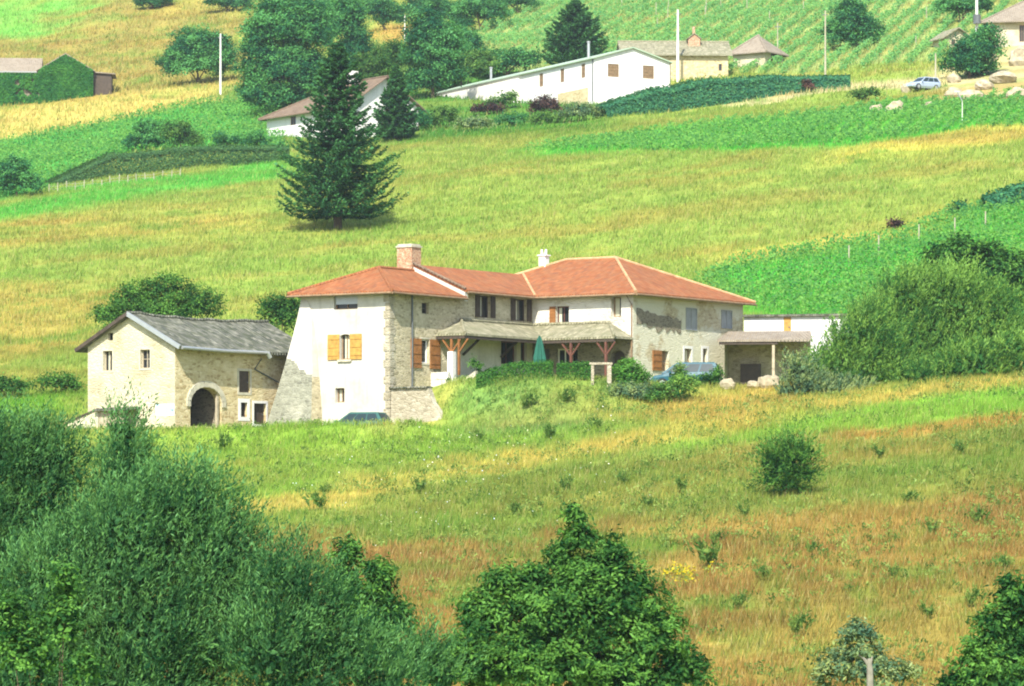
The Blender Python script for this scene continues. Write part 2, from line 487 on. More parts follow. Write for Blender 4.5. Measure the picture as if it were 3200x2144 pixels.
# foliage
M['willow'] = mat_leaf('willow_leaf', (0.013, 0.057, 0.016), (0.108, 0.27, 0.095), 0.43, 0.0)
M['leaf_deep'] = mat_leaf('deep_green_leaf', (0.011, 0.052, 0.012), (0.11, 0.275, 0.06), 0.44, 0.0)
M['leaf_far'] = mat_leaf('far_tree_leaf', (0.015, 0.09, 0.035), (0.10, 0.32, 0.105), 0.45)
M['leaf_light'] = mat_leaf('light_leaf', (0.03, 0.095, 0.02), (0.13, 0.27, 0.07), 0.45)
M['leaf_yellow'] = mat_leaf('yellow_green_leaf', (0.05, 0.13, 0.025), (0.19, 0.34, 0.075), 0.45)
M['leaf_grey'] = mat_leaf('grey_green_leaf', (0.06, 0.12, 0.055), (0.21, 0.30, 0.13), 0.35)
M['conifer'] = mat_leaf('conifer_needles', (0.007, 0.04, 0.016), (0.055, 0.18, 0.065), 0.3)
M['leaf_red'] = mat_leaf('purple_leaf', (0.03, 0.02, 0.02), (0.10, 0.06, 0.05), 0.3)
M['vine'] = mat_leaf('vine_leaf', (0.055, 0.185, 0.045), (0.155, 0.37, 0.09), 0.5)
M['vine_pale'] = mat_leaf('pale_vine_leaf', (0.08, 0.25, 0.075), (0.19, 0.41, 0.14), 0.5)
M['ivy'] = mat_leaf('ivy_leaf', (0.018, 0.10, 0.025), (0.08, 0.27, 0.06), 0.4)
M['hedge'] = mat_leaf('hedge_leaf', (0.0230, 0.1150, 0.0633), (0.0805, 0.2645, 0.1265), 0.4)
M['hedge_bright'] = mat_leaf('bright_hedge_leaf', (0.03, 0.12, 0.015), (0.10, 0.26, 0.05), 0.35)
M['hedge_mid'] = mat_leaf('clipped_hedge_leaf', (0.014, 0.07, 0.012), (0.075, 0.21, 0.04), 0.35)
M['bank'] = mat_leaf('dark_bank_growth', (0.04, 0.11, 0.04), (0.09, 0.2, 0.08), 0.4)
M['flower_yellow'] = mat_leaf('yellow_flower', (0.2450, 0.2100, 0.0070), (0.4200, 0.3640, 0.0210), 0.3)
M['flower_white'] = mat_leaf('white_flower', (0.6, 0.6, 0.55), (0.8, 0.8, 0.75), 0.3)
M['leaf_yucca'] = mat_leaf('yucca_leaf', (0.06, 0.14, 0.06), (0.2, 0.33, 0.16), 0.25)

# ------------------------------------------------------------------ sky, sun, camera
SUN_EL = R(45)
sdir = Vector((-0.22, -0.975, 0)).normalized()
w = bpy.data.worlds.new('World'); SC.world = w; w.use_nodes = True
wn = w.node_tree.nodes; wl = w.node_tree.links
sky = wn.new('ShaderNodeTexSky'); sky.sky_type = 'NISHITA'; sky.sun_disc = False
sky.sun_elevation = SUN_EL; sky.sun_rotation = math.atan2(sdir.x, sdir.y); sky.altitude = 350; sky.dust_density = 1.6
wl.new(sky.outputs[0], wn['Background'].inputs[0]); wn['Background'].inputs[1].default_value = 0.14
sd = bpy.data.lights.new('sun', 'SUN'); sd.energy = 4.4; sd.angle = R(0.6); sd.color = (1.0, 0.965, 0.88)
so = bpy.data.objects.new('sun', sd); COL.objects.link(so)
to_sun = Vector((sdir.x * math.cos(SUN_EL), sdir.y * math.cos(SUN_EL), math.sin(SUN_EL)))
so.rotation_euler = to_sun.to_track_quat('Z', 'Y').to_euler(); so.location = to_sun * 300

cd = bpy.data.cameras.new('camera'); cam = bpy.data.objects.new('camera', cd); COL.objects.link(cam)
cd.sensor_width = 36; cd.lens = 36 * F / 2340.0; cd.clip_start = 1; cd.clip_end = 6000
cam.rotation_euler = (PI / 2, 0, 0); cd.shift_y = (VH - 784) / 2340.0
SC.camera = cam
SC.view_settings.view_transform = 'Standard'; SC.view_settings.look = 'None'
SC.view_settings.gamma = 1.0; SC.view_settings.exposure = 1.27; SC.view_settings.use_curve_mapping = False
SC.cycles.max_bounces = 6; SC.cycles.diffuse_bounces = 3; SC.cycles.transmission_bounces = 3; SC.cycles.transparent_max_bounces = 4
SC.cycles.pixel_filter_type = 'BLACKMAN_HARRIS'; SC.cycles.filter_width = 2.0
SC.cycles.use_denoising = True
try: SC.cycles.denoiser = 'OPENIMAGEDENOISE'
except Exception: pass

# ------------------------------------------------------------------ fields
G_ = alb
FIELDS = [  # outline as surveyed, colour, edge softness (m), raggedness (m)
    ([(0, 0), (560, 0), (570, 200), (280, 215), (0, 245), (-600, 330), (-600, 0)], G_(188, 172, 94), 6, 8),
    ([(0, 0), (150, 0), (190, 50), (120, 80), (0, 90), (-300, 100)], G_(140, 215, 95), 8, 10),
    ([(-500, 320), (0, 245), (280, 212), (545, 190), (545, 228), (250, 278), (0, 325), (-500, 400)], G_(235, 214, 120), 2, 3),
    ([(-500, 430), (0, 330), (250, 280), (545, 228), (660, 250), (650, 350), (300, 348), (150, 410), (0, 460), (-500, 560)], G_(100, 200, 90), 2, 2),
    ([(-500, 560), (0, 470), (150, 432), (400, 405), (650, 360), (650, 405), (400, 445), (150, 485), (0, 505), (-500, 600)], G_(110, 200, 80), 3, 4),
    ([(0, 510), (300, 480), (620, 480), (640, 520), (300, 545), (0, 560), (-400, 600)], G_(204, 196, 98), 8, 8),
    ([(-300, 700), (0, 650), (200, 640), (260, 700), (180, 800), (0, 820), (-300, 860)], G_(200, 184, 94), 6, 7),
    ([(-300, 880), (0, 905), (180, 890), (180, 950), (0, 960), (-300, 980)], G_(128, 190, 60), 3, 4),
    ([(900, 330), (960, 290), (1360, 270), (1400, 260), (1380, 300), (1000, 325)], G_(105, 160, 60), 3, 4),
    ([(540, 200), (950, 120), (1420, 150), (1400, 250), (1350, 270), (900, 325), (640, 340)], G_(95, 155, 65), 4, 4),
    ([(840, 80), (880, 52), (985, 50), (965, 85), (900, 100)], G_(225, 185, 100), 3, 3),
    ([(1180, 348), (1500, 300), (2000, 238), (2340, 210), (2900, 150), (2900, 250), (2340, 295), (2200, 298), (1950, 332), (1500, 350)], G_(100, 205, 75), 3, 5),
    ([(1060, 90), (1250, -30), (3000, -60), (3000, -10), (2340, 60), (2140, 140), (1800, 172), (1500, 150), (1200, 190), (1090, 150)], G_(190, 208, 125), 3, 3),
    ([(1580, 645), (1640, 612), (2000, 550), (2150, 488), (2340, 455), (2900, 360), (2900, 700), (2340, 760), (1720, 712)], G_(100, 205, 76), 1.5, 2.5),
    ([(1630, 595), (1800, 548), (2050, 515), (2160, 478), (2160, 500), (2050, 540), (1850, 578), (1680, 610)], G_(228, 210, 105), 4, 5),
    ([(1880, 368), (1960, 338), (2200, 298), (2340, 296), (2600, 280), (2600, 300), (2340, 322), (2200, 338), (1900, 376)], G_(232, 220, 105), 3, 4),
    ([(2150, 235), (2160, 160), (2340, 90), (2700, 30), (2700, 180), (2340, 238)], G_(238, 220, 165), 3, 4),
    ([(1655, 238), (1790, 212), (1960, 190), (2160, 180), (2160, 200), (1960, 205), (1800, 228), (1690, 245)], G_(235, 220, 165), 1.5, 1.5),
    # below the house
    ([(300, 1010), (900, 950), (1400, 905), (1500, 960), (1000, 1060), (560, 1150), (350, 1100)], G_(158, 196, 76), 5, 6),
    ([(1080, 880), (1400, 895), (1430, 960), (1100, 1000), (1000, 940)], G_(132, 172, 90), 3, 4),
    ([(540, 1195), (750, 1168), (1050, 1110), (1500, 1050), (1900, 1000), (2340, 960), (2800, 900), (2800, 1120), (2340, 1125), (1700, 1170), (1400, 1190), (900, 1235), (560, 1240)], G_(146, 160, 72), 4, 5),
    ([(1500, 1000), (1800, 945), (2340, 880), (2800, 820), (2800, 900), (2340, 958), (1960, 985), (1560, 1035)], G_(150, 208, 76), 2, 3),
    ([(540, 1170), (560, 1145), (750, 1125), (1000, 1080), (1050, 1052), (1400, 1008), (1780, 930), (2020, 892), (2340, 860), (2800, 800), (2800, 825), (2340, 884), (2030, 925), (1800, 958), (1450, 1035), (1100, 1078), (760, 1150), (580, 1190)], G_(228, 206, 104), 2.5, 4),
    ([(1880, 1000), (2100, 975), (2340, 952), (2800, 900), (2800, 915), (2340, 972), (1880, 1014)], G_(205, 160, 82), 1.5, 3),
    ([(1480, 930), (1620, 890), (1800, 880), (1800, 930), (1640, 965), (1500, 960)], G_(222, 190, 100), 3, 3),
    ([(560, 1210), (900, 1238), (1250, 1205), (1420, 1185), (1700, 1168), (2000, 1160), (2340, 1120), (2900, 1050), (2900, 2300), (-400, 2300), (-400, 1300)], G_(176, 142, 78), 3, 5),
    ([(1550, 1420), (1800, 1350), (2200, 1330), (2400, 1400), (2400, 1500), (1900, 1480), (1600, 1500)], G_(158, 142, 72), 6, 6),
    ([(860, 1250), (1100, 1225), (1260, 1215), (1300, 1260), (1100, 1330), (900, 1330)], G_(172, 134, 78), 3, 4),
    ([(150, 968), (260, 955), (420, 962), (620, 960), (600, 972), (250, 990), (140, 985)], G_(232, 222, 150), 1.5, 1.5),
    ([(640, 968), (900, 948), (1000, 905), (1040, 900), (1010, 960), (880, 985)], G_(205, 205, 110), 2, 3),
]
for i, (poly, c, s, r) in enumerate(FIELDS):
    FIELDS[i] = ([gpt(u, v)[:2] for u, v in poly], c, s, r)
DEFAULT = alb(168, 190, 88)
STRAW = alb(212, 192, 100)
GREEN = alb(122, 172, 68)


def field_col(x, y):
    x = np.asarray(x, float); y = np.asarray(y, float)
    col = np.tile(DEFAULT, (len(x), 1))
    wx = (fbm(x / 7, y / 9, 41, 3) - 0.5) * 2; wy = (fbm(x / 7, y / 9, 52, 3) - 0.5) * 2
    for poly, c, soft, rag in FIELDS:
        xs = [p[0] for p in poly]; ys = [p[1] for p in poly]
        m = 25
        sel = np.where((x > min(xs) - m) & (x < max(xs) + m) & (y > min(ys) - m) & (y < max(ys) + m))[0]
        if not len(sel): continue
        d = seg_dist(x[sel] + wx[sel] * rag, y[sel] + wy[sel] * rag, poly)
        a = (1 - sstep(-soft, soft, d))[:, None]
        col[sel] = col[sel] * (1 - a) + c * a
    # patchiness of a hay meadow: greener and drier drifts along the slope
    n1 = fbm(x / 9, y / 6, 5, 3); n2 = fbm(x / 2.2, y / 2.0, 9, 3)
    lush = np.clip(col[:, 1] - col[:, 0], 0, 1)[:, None] / 0.15
    keep = 1 - np.clip(lush, 0, 1) * 0.75
    a = (sstep(0.56, 0.74, n1)[:, None] * 0.42 + sstep(0.6, 0.8, n2)[:, None] * 0.25) * keep
    col = col * (1 - a) + STRAW * a
    a = (sstep(0.55, 0.72, fbm(x / 5, y / 5, 23, 3))[:, None] * 0.5 + sstep(0.58, 0.75, fbm(x / 1.6, y / 1.6, 29, 2))[:, None] * 0.35) * keep
    col = col * (1 - a) + GREEN * a
    tan = alb(190, 162, 84)
    a = sstep(0.57, 0.7, fbm(x / 14 + 3, y / 7, 57, 4))[:, None] * 0.6 * keep
    col = col * (1 - a) + tan * a
    return col * (0.80 + 0.36 * n2[:, None])


# terrain sheet
rows = np.concatenate([np.arange(-60, 100, 4), np.arange(100, 240, 0.7), np.arange(240, 470, 1.1), np.arange(470, 700, 3), np.arange(700, 2200, 30)])
aa = np.concatenate([np.linspace(-1.2, -0.17, 40, endpoint=False), np.linspace(-0.17, 0.17, 340), np.linspace(0.17, 1.2, 41)[1:]])
wide = np.where(rows < 100, 100 + (100 - rows) * 0.0, rows)
X = aa[None, :] * wide[:, None]; Y = np.repeat(rows[:, None], len(aa), 1)
Z = H(X.ravel(), Y.ravel())
nr, nc = X.shape
me = bpy.data.meshes.new('hillside')
idx = np.arange(nr * nc).reshape(nr, nc)
quads = np.stack([idx[:-1, :-1], idx[:-1, 1:], idx[1:, 1:], idx[1:, :-1]], -1).reshape(-1, 4)
me.vertices.add(nr * nc); me.loops.add(quads.size); me.polygons.add(len(quads))
me.vertices.foreach_set('co', np.stack([X.ravel(), Y.ravel(), Z], 1).astype(np.float32).ravel())
me.loops.foreach_set('vertex_index', quads.astype(np.int32).ravel())
me.polygons.foreach_set('loop_start', np.arange(0, quads.size, 4, dtype=np.int32))
me.polygons.foreach_set('loop_total', np.full(len(quads), 4, np.int32))
me.polygons.foreach_set('use_smooth', np.ones(len(quads), bool))
a = me.attributes.new('col', 'FLOAT_VECTOR', 'POINT')
a.data.foreach_set('vector', field_col(X.ravel(), Y.ravel()).astype(np.float32).ravel())
me.materials.append(M['ground']); me.update(calc_edges=True)
hill = bpy.data.objects.new('hillside', me); COL.objects.link(hill)
tag(hill, 'grassy farmed hillside with meadows and dry strips rising to the top', 'hillside', kind='structure')

# ------------------------------------------------------------------ foliage
def unit(v):
    return v / (np.linalg.norm(v, axis=1, keepdims=True) + 1e-9)


def rdirs(n):
    return unit(RNG.normal(size=(n, 3)))


def leaf_quads(C, D, Nn, L, W):
    S = unit(np.cross(D, Nn))
    L = np.broadcast_to(np.asarray(L, float), (len(C),))[:, None]; W = np.broadcast_to(np.asarray(W, float), (len(C),))[:, None]
    V = np.stack([C - D * L * 0.5, C + S * W * 0.5 - D * L * 0.05, C + D * L * 0.5, C - S * W * 0.5 - D * L * 0.05], 1)
    return V.reshape(-1, 3)


def blob_points(B, K, lo=0.6, hi=1.03, down=-0.45, lump=0.35):
    B = np.asarray(B, float)
    p = (B[:, 3] * B[:, 5] + B[:, 3] * B[:, 4]); p = p / p.sum()
    k = RNG.choice(len(B), K, p=p)
    d = rdirs(K); low = d[:, 2] < down; d[low, 2] *= -1
    lum = 1 + lump * (vnoise(np.arctan2(d[:, 1], d[:, 0]) * 1.9 + k * 7.1, d[:, 2] * 3.1 + k * 3.7, 77) - 0.5)
    rad = (lo + (hi - lo) * RNG.random(K) ** 0.6) * lum
    C = B[k, :3] + d * B[k, 3:6] * rad[:, None]
    return C, d, k, rad


def drift(B, C):
    s = max(0.35, 0.42 * float(np.asarray(B)[:, 3].mean()))
    return 0.75 * (fbm(C[:, 0] / s + C[:, 1] * 0.7 / s, C[:, 2] / s - C[:, 1] * 0.4 / s, 131, 3) - 0.5)


def broad(B, count, cr, L, W, up=0.45, per=36, lump=0.35):
    K = max(6, count // per)
    cc, d, k, rad = blob_points(B, K, lump=lump)
    base = RNG.normal(0.42, 0.11, len(B))[k] + RNG.normal(0, 0.19, K)
    C = np.repeat(cc, per, 0) + RNG.normal(size=(K * per, 3)) * cr * np.array([0.55, 0.55, 0.42])
    dd = np.repeat(d, per, 0); n = K * per
    Nn = unit(dd * 0.75 + np.array([0, 0, up]) + RNG.normal(size=(n, 3)) * 0.55)
    D = unit(np.cross(Nn, rdirs(n)))
    t = np.clip(np.repeat(base, per) + drift(B, C) + RNG.normal(0, 0.15, n), 0, 1)
    s = RNG.uniform(0.6, 1.3, n)
    return leaf_quads(C, D, Nn, L * s, W * s), t


def shoots(B, count, length, L, W, lean=(0.3, 0.0, 0.9), per=14, out=0.6, jit=0.25, lump=0.35):
    """leafy wands: narrow leaves set along slender rising shoots"""
    K = max(6, count // per)
    cc, d, k, rad = blob_points(B, K, lump=lump)
    ln = np.array(lean)
    A = unit(d * out + ln + RNG.normal(size=(K, 3)) * jit)
    ll = length * RNG.uniform(0.5, 1.3, K)
    t = np.tile((np.arange(per) + 0.5) / per, K)
    Ar = np.repeat(A, per, 0); n = K * per
    C = np.repeat(cc, per, 0) + Ar * (t * np.repeat(ll, per))[:, None] + RNG.normal(size=(n, 3)) * L * 0.25
    D = unit(Ar * 0.9 + rdirs(n) * 0.6)
    Nn = unit(np.repeat(d, per, 0) * 0.6 + np.array([0, -0.2, 0.5]) + RNG.normal(size=(n, 3)) * 0.7)
    base = RNG.normal(0.4, 0.1, len(B))[k] + RNG.normal(0, 0.22, K)
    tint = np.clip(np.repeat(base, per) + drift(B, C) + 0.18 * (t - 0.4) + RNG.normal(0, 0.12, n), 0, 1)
    s = RNG.uniform(0.6, 1.25, n)
    return leaf_quads(C, D, Nn, L * s, W * s), tint


def px_blobs(blobs, ub, y, zb, depth=0.9):
    s = F / y; out = []
    for i, b in enumerate(blobs):
        u, v, ru, rv = b[:4]
        off = b[4] if len(b) > 4 else 0.0
        out.append(((u - ub) / s, off, (VH - v) / s - zb, ru / s, depth * (ru + rv) * 0.5 / s, rv / s))
    return out


def trunk_mesh(B, r, mat, parent, name='trunk', limbs=6, top=0.75):
    B = np.asarray(B, float)
    zt = B[:, 2].max() * top
    mb = MB()
    n = 6
    wob = RNG.normal(size=(n, 2)) * r * 0.35
    wob[0] = 0
    cx, cy = B[:, 0].mean(), B[:, 1].mean()
    pts = [((cx * (i / (n - 1)) ** 1.5) + wob[i, 0], cy * i / (n - 1) + wob[i, 1], -0.4 + (zt + 0.4) * i / (n - 1)) for i in range(n)]
    mb.tube(pts, [r * (1.25 if i == 0 else 1 - 0.85 * i / (n - 1)) for i in range(n)], 7)
    order = RNG.permutation(len(B))[:limbs]
    for j in order:
        t = RNG.uniform(0.25, 0.7); i = int(t * (n - 1))
        a = Vector(pts[i]); b = Vector(B[j, :3]) + Vector((0, 0, B[j, 5] * 0.3))
        m = (a + b) / 2 + Vector((0, 0, (b - a).length * 0.08))
        mb.tube([a, m, b], [r * 0.45, r * 0.28, r * 0.08], 5)
    return mb.build(name, mat, parent)


def plant(name, label, cat, ub, vb, blobs, mat, style='broad', y=None, dens=220, L=0.2, W=0.11, cr=0.35, per=36, r=0.15, depth=0.9,
          group=None, length=0.8, lean=(0.25, 0, 0.9), out=0.6, parts=('crown', 'trunk'), bark='bark', limbs=6, lump=0.35, dz=0.0, mxn=90000, core=0.12):
    if y is None: y = gy(ub, vb)
    x = (ub - U0) * y / F; z = float(H(x, y)) + dz
    root = tag(empty(name, (x, y, z)), label, cat, group)
    B = px_blobs(blobs, ub, y, z, depth)
    area = sum(PI * b[3] * b[5] for b in B)
    cnt = int(min(mxn, max(300, area * dens)))
    if style == 'broad': V, t = broad(B, cnt, cr, L, W, per=per, lump=lump)
    else: V, t = shoots(B, cnt, length, L, W, lean=lean, out=out, lump=lump)
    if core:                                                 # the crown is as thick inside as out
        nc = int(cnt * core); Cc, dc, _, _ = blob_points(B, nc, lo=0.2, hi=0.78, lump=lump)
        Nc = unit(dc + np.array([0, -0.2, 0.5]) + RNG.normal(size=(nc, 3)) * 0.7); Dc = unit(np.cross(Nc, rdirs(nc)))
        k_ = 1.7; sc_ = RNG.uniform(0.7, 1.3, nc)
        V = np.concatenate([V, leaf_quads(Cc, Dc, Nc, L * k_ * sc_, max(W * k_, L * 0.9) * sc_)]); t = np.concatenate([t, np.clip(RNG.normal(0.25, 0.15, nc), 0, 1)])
    np_mesh(parts[0], V, 4, M[mat], root, tint=t)
    if parts[1]: trunk_mesh(B, r, M[bark], root, parts[1], limbs)
    return root


def conifer(name, label, ub, vb, vtop, wpx, y=None, mat='conifer', clear=0.06, tiers=30, group=None, prof=None, L=0.42, W=0.15, per=26):
    if y is None: y = gy(ub, vb)
    s = F / y; x = (ub - U0) * y / F; z = float(H(x, y)); h = (vb - vtop) / s; rad = wpx / 2 / s
    root = tag(empty(name, (x, y, z)), label, 'tree', group)
    prof = prof or [(0, 0.86), (0.08, 1.0), (0.3, 0.93), (0.5, 0.7), (0.7, 0.42), (0.88, 0.2), (1, 0.03)]
    pf = lerp_knots(prof)
    Cs, Ds, Ns, Ts = [], [], [], []
    mb = MB()
    for i in range(tiers):
        t = clear + (1 - clear) * ((i + 0.3) / tiers)
        rr = rad * float(pf((t - clear) / (1 - clear)))
        rr *= 0.8 + 0.34 * float(vnoise(i * 0.9, 4.2, 31)); nb = max(4, int(6 + 7 * rr / max(rad, 1e-6)))
        lop = RNG.random() * 6.28
        for k in range(nb):
            a = 2 * PI * (k + RNG.random()) / nb
            ln = rr * RNG.uniform(0.74, 1.02) * (0.84 + 0.32 * float(vnoise(a * 1.4 + 9, i * 0.55, 37)))
            if RNG.random() < 0.1: continue
            dirv = np.array([math.cos(a), math.sin(a), 0])
            q = np.linspace(0.12, 1, per)
            droop = -0.26 * q * ln + 0.40 * (q ** 3) * ln
            P = dirv[None] * (q * ln)[:, None]; P[:, 2] += h * t + droop
            side = np.array([-math.sin(a), math.cos(a), 0])
            wid = (1.05 - q) * ln * 0.36 + 0.1
            P += side[None] * (RNG.uniform(-1, 1, per) * wid)[:, None]; P[:, 2] += RNG.normal(0, 0.07, per)
            D = unit(np.tile(dirv + np.array([0, 0, -0.05]), (per, 1)) + RNG.normal(size=(per, 3)) * 0.45)
            Cs.append(P); Ds.append(D); Ns.append(unit(np.array([[0, 0, 1.0]]) + RNG.normal(size=(per, 3)) * 0.45 + dirv * 0.3))
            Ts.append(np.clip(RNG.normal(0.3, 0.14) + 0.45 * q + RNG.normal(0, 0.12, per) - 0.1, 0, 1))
        if i % 3 == 0 and i > 0:
            a = RNG.random() * 6.28
            mb.tube([(0, 0, h * t), (math.cos(a) * rr * 0.6, math.sin(a) * rr * 0.6, h * t - 0.1 * rr)], [0.06, 0.02], 4)
    C = np.concatenate(Cs); n = len(C); sc = RNG.uniform(0.7, 1.35, n)
    V = leaf_quads(C, np.concatenate(Ds), np.concatenate(Ns), L * sc, W * sc)
    np_mesh('crown', V, 4, M[mat], root, tint=np.concatenate(Ts))
    rt = max(0.12, h * 0.018)
    mb.tube([(0, 0, -0.3), (0, 0, h * 0.3), (0, 0, h * 0.95)], [rt * 1.3, rt, 0.03], 8)
    mb.build('trunk', M['bark'], root)
    return root


def hedge(name, label, line, hpx, width, mat, cat='hedge', dens=90, L=0.24, W=0.15, group=None, rag=0.15, y=None, up=0.3, skew=0.0):
    """line: [(u, v_base)], hpx: heights above it in the same survey units"""
    G = []
    for (u, v), hp in zip(line, hpx):
        yy = gy(u, v) if y is None else y
        x = (u - U0) * yy / F
        G.append((x, yy, float(H(x, yy)), hp * yy / F))
    G = np.array(G); o = G[len(G) // 2, :3].copy()
    seg = np.hypot(np.diff(G[:, 0]), np.diff(G[:, 1])); acc = np.concatenate([[0], np.cumsum(seg)])
    hm = G[:, 3].mean()
    n = int(acc[-1] * (2 * hm + width) * dens)
    t = RNG.random(n) * acc[-1]
    x = np.interp(t, acc, G[:, 0]); yv = np.interp(t, acc, G[:, 1]); hh = np.interp(t, acc, G[:, 3])
    dx = np.interp(t, acc, np.gradient(G[:, 0], acc)); dy = np.interp(t, acc, np.gradient(G[:, 1], acc))
    nn = np.hypot(dx, dy); px, py = dy / nn, -dx / nn                    # towards the viewer's side
    hh = hh * (1 + rag * 2 * (fbm(t / 1.7, t * 0, 61, 3) - 0.5))
    which = RNG.random(n); frac_top = width / (2 * hm + width)
    zf = np.where(which < frac_top, 1.0, RNG.random(n))
    lat = np.where(which < frac_top, RNG.uniform(-1, 1, n), np.where(RNG.random(n) < 0.68, 1.0, -1.0))
    round_ = np.sqrt(np.clip(1 - (zf * 0.86) ** 4, 0, 1))
    off = lat * width / 2 * np.where(which < frac_top, 1, round_) + RNG.normal(0, 0.1, n)
    xx = x + px * off; yy = yv + py * off
    zz = H(xx, yy) + zf * hh + RNG.normal(0, 0.07, n) * (0.4 + hh)
    C = np.stack([xx, yy, zz], 1) - o
    outv = np.stack([px * lat, py * lat, np.full(n, up) + (which < frac_top) * 1.0], 1)
    Nn = unit(outv + RNG.normal(size=(n, 3)) * 0.6); D = unit(np.cross(Nn, rdirs(n)))
    tint = np.clip(0.25 + 0.4 * fbm(t / 0.7 + lat * 3, zf * hh / 0.6, 33, 4) + RNG.normal(0, 0.17, n), 0, 1)
    s = RNG.uniform(0.6, 1.3, n)
    ob = np_mesh(name, leaf_quads(C, D, Nn, L * s, W * s), 4, M[mat], None, tint=tint, loc=o)
    return tag(ob, label, cat, group)


def vineyard(label, poly, direction, spacing, h, mat, size=0.34, step=0.55, per=9, seed=1, name='vineyard', lat=0.2):
    P = [gpt(u, v)[:2] for u, v in poly]
    d = np.array(direction, float); d /= np.linalg.norm(d); nrm = np.array([-d[1], d[0]])
    A = np.array(P); lo_d, hi_d = (A @ d).min(), (A @ d).max(); lo_n, hi_n = (A @ nrm).min(), (A @ nrm).max()
    rn = np.arange(lo_n, hi_n, spacing); rd = np.arange(lo_d, hi_d, step)
    gn, gd = np.meshgrid(rn, rd, indexing='ij')
    gd = gd + RNG.uniform(-0.2, 0.2, gd.shape); gn = gn + RNG.normal(0, 0.05, gn.shape) + 0.5 * (fbm(gd / 22, gn / 40, 8, 2) - 0.5)
    x = (gn * nrm[0] + gd * d[0]).ravel(); y = (gn * nrm[1] + gd * d[1]).ravel()
    m = (seg_dist(x, y, P) < -0.2) & (np.abs(x) < 0.155 * y + 4) & (RNG.random(len(x)) > 0.06)
    x, y = x[m], y[m]; n0 = len(x)
    vig = 0.65 + 0.6 * fbm(x / 5, y / 7, 91 + seed, 3)
    x = np.repeat(x, per); y = np.repeat(y, per); vg = np.repeat(vig, per); n = len(x)
    xx = x + RNG.normal(0, lat, n); yy = y + RNG.normal(0, 0.26, n)
    zz = H(xx, yy) + h * vg * RNG.uniform(0.18, 1.05, n)
    Nn = unit(np.array([[-0.1, -0.55, 0.6]]) + RNG.normal(size=(n, 3)) * 0.6); D = unit(np.cross(Nn, rdirs(n)))
    s = RNG.uniform(0.6, 1.35, n) * size
    tint = np.clip(np.repeat(RNG.normal(0.48, 0.13, n0), per) + RNG.normal(0, 0.14, n) + 0.25 * (vg - 0.95), 0, 1)
    o = np.array([x.mean(), y.mean(), zz.mean()])
    ob = np_mesh(name, leaf_quads(np.stack([xx, yy, zz], 1) - o, D, Nn, s, s * 0.75), 4, M[mat], None, tint=tint, loc=o)
    return tag(ob, label, 'vineyard', kind='stuff')


def grass(name, label, y0, y1, dens, hgt, wid, seed, tall=None, xlim=0.145):
    n = int(dens * xlim * (y1 * y1 - y0 * y0))
    y = np.sqrt(y0 * y0 + RNG.random(n) * (y1 * y1 - y0 * y0)); x = RNG.uniform(-xlim, xlim, n) * y
    # clumped into tussocks
    cl = fbm(x / 0.8, y / 0.8, 200 + seed, 2); keep = RNG.random(n) < sstep(0.25, 0.6, cl) * 0.85 + 0.15
    for p in NOGRASS:
        keep &= seg_dist(x, y, p) > 0
    x, y = x[keep], y[keep]; n = len(x)
    col = field_col(x, y)
    z = H(x, y)
    lum = col.sum(1)
    tallf = 0.55 + 0.9 * fbm(x / 3, y / 3, 300 + seed, 3)
    h = hgt * tallf * RNG.uniform(0.5, 1.4, n); wd = wid * RNG.uniform(0.6, 1.5, n)
    yaw = RNG.random(n) * 2 * PI
    s = np.stack([np.cos(yaw), np.sin(yaw) * 0.5, np.zeros(n)], 1) * wd[:, None] * 0.5
    lean = np.stack([RNG.normal(0.12, 0.3, n), RNG.normal(0, 0.3, n), np.ones(n)], 1) * h[:, None]
    B = np.stack([x, y, z - 0.03], 1)
    o = np.array([0, (y0 + y1) / 2, z.mean()])
    V = np.stack([B - s, B + s, B + lean], 1).reshape(-1, 3) - o
    v = (RNG.normal(1.0, 0.18, n) * (0.72 + 0.56 * fbm(x / 1.1, y / 1.1, 500 + seed, 3)))[:, None]
    g = RNG.random(n)[:, None]
    col = np.clip(col * v, 0.004, 0.85)
    straw = alb(218, 206, 136); green = alb(98, 158, 66)
    col = np.where(g < 0.1, col * 0.4 + straw * 0.6, np.where(g > 0.84, col * 0.45 + green * 0.55, col))
    ob = np_mesh(name, V, 3, M['grass'], None, col=col, loc=o)
    return tag(ob, label, 'grass', kind='stuff')


NOGRASS = []


# ------------------------------------------------------------------ buildings
class Bld:
    def __init__(self, name, label, cat, loc, deg, group=None):
        self.root = tag(empty(name, loc, R(deg)), label, cat, group)
        self.o = Vector(loc); a = R(deg)
        self.e1 = Vector((math.cos(a), math.sin(a), 0)); self.e2 = Vector((-math.sin(a), math.cos(a), 0))

    def on(self, p0, d, u, v):
        q = self.o + self.e1 * p0[0] + self.e2 * p0[1]; D = self.e1 * d[0] + self.e2 * d[1]
        k = (u - U0) / F
        s = (k * q.y - q.x) / (D.x - k * D.y)
        return s, (VH - v) * (q.y + s * D.y) / F - self.o.z

    def rect(self, p0, d, u0, v0, u1, v1):
        vm, um = (v0 + v1) / 2, (u0 + u1) / 2
        a, b = self.on(p0, d, u0, vm)[0], self.on(p0, d, u1, vm)[0]
        return (min(a, b), max(a, b), self.on(p0, d, um, v1)[1], self.on(p0, d, um, v0)[1])

    def world(self, x, y, z=0.0):
        return self.o + self.e1 * x + self.e2 * y + Vector((0, 0, z))


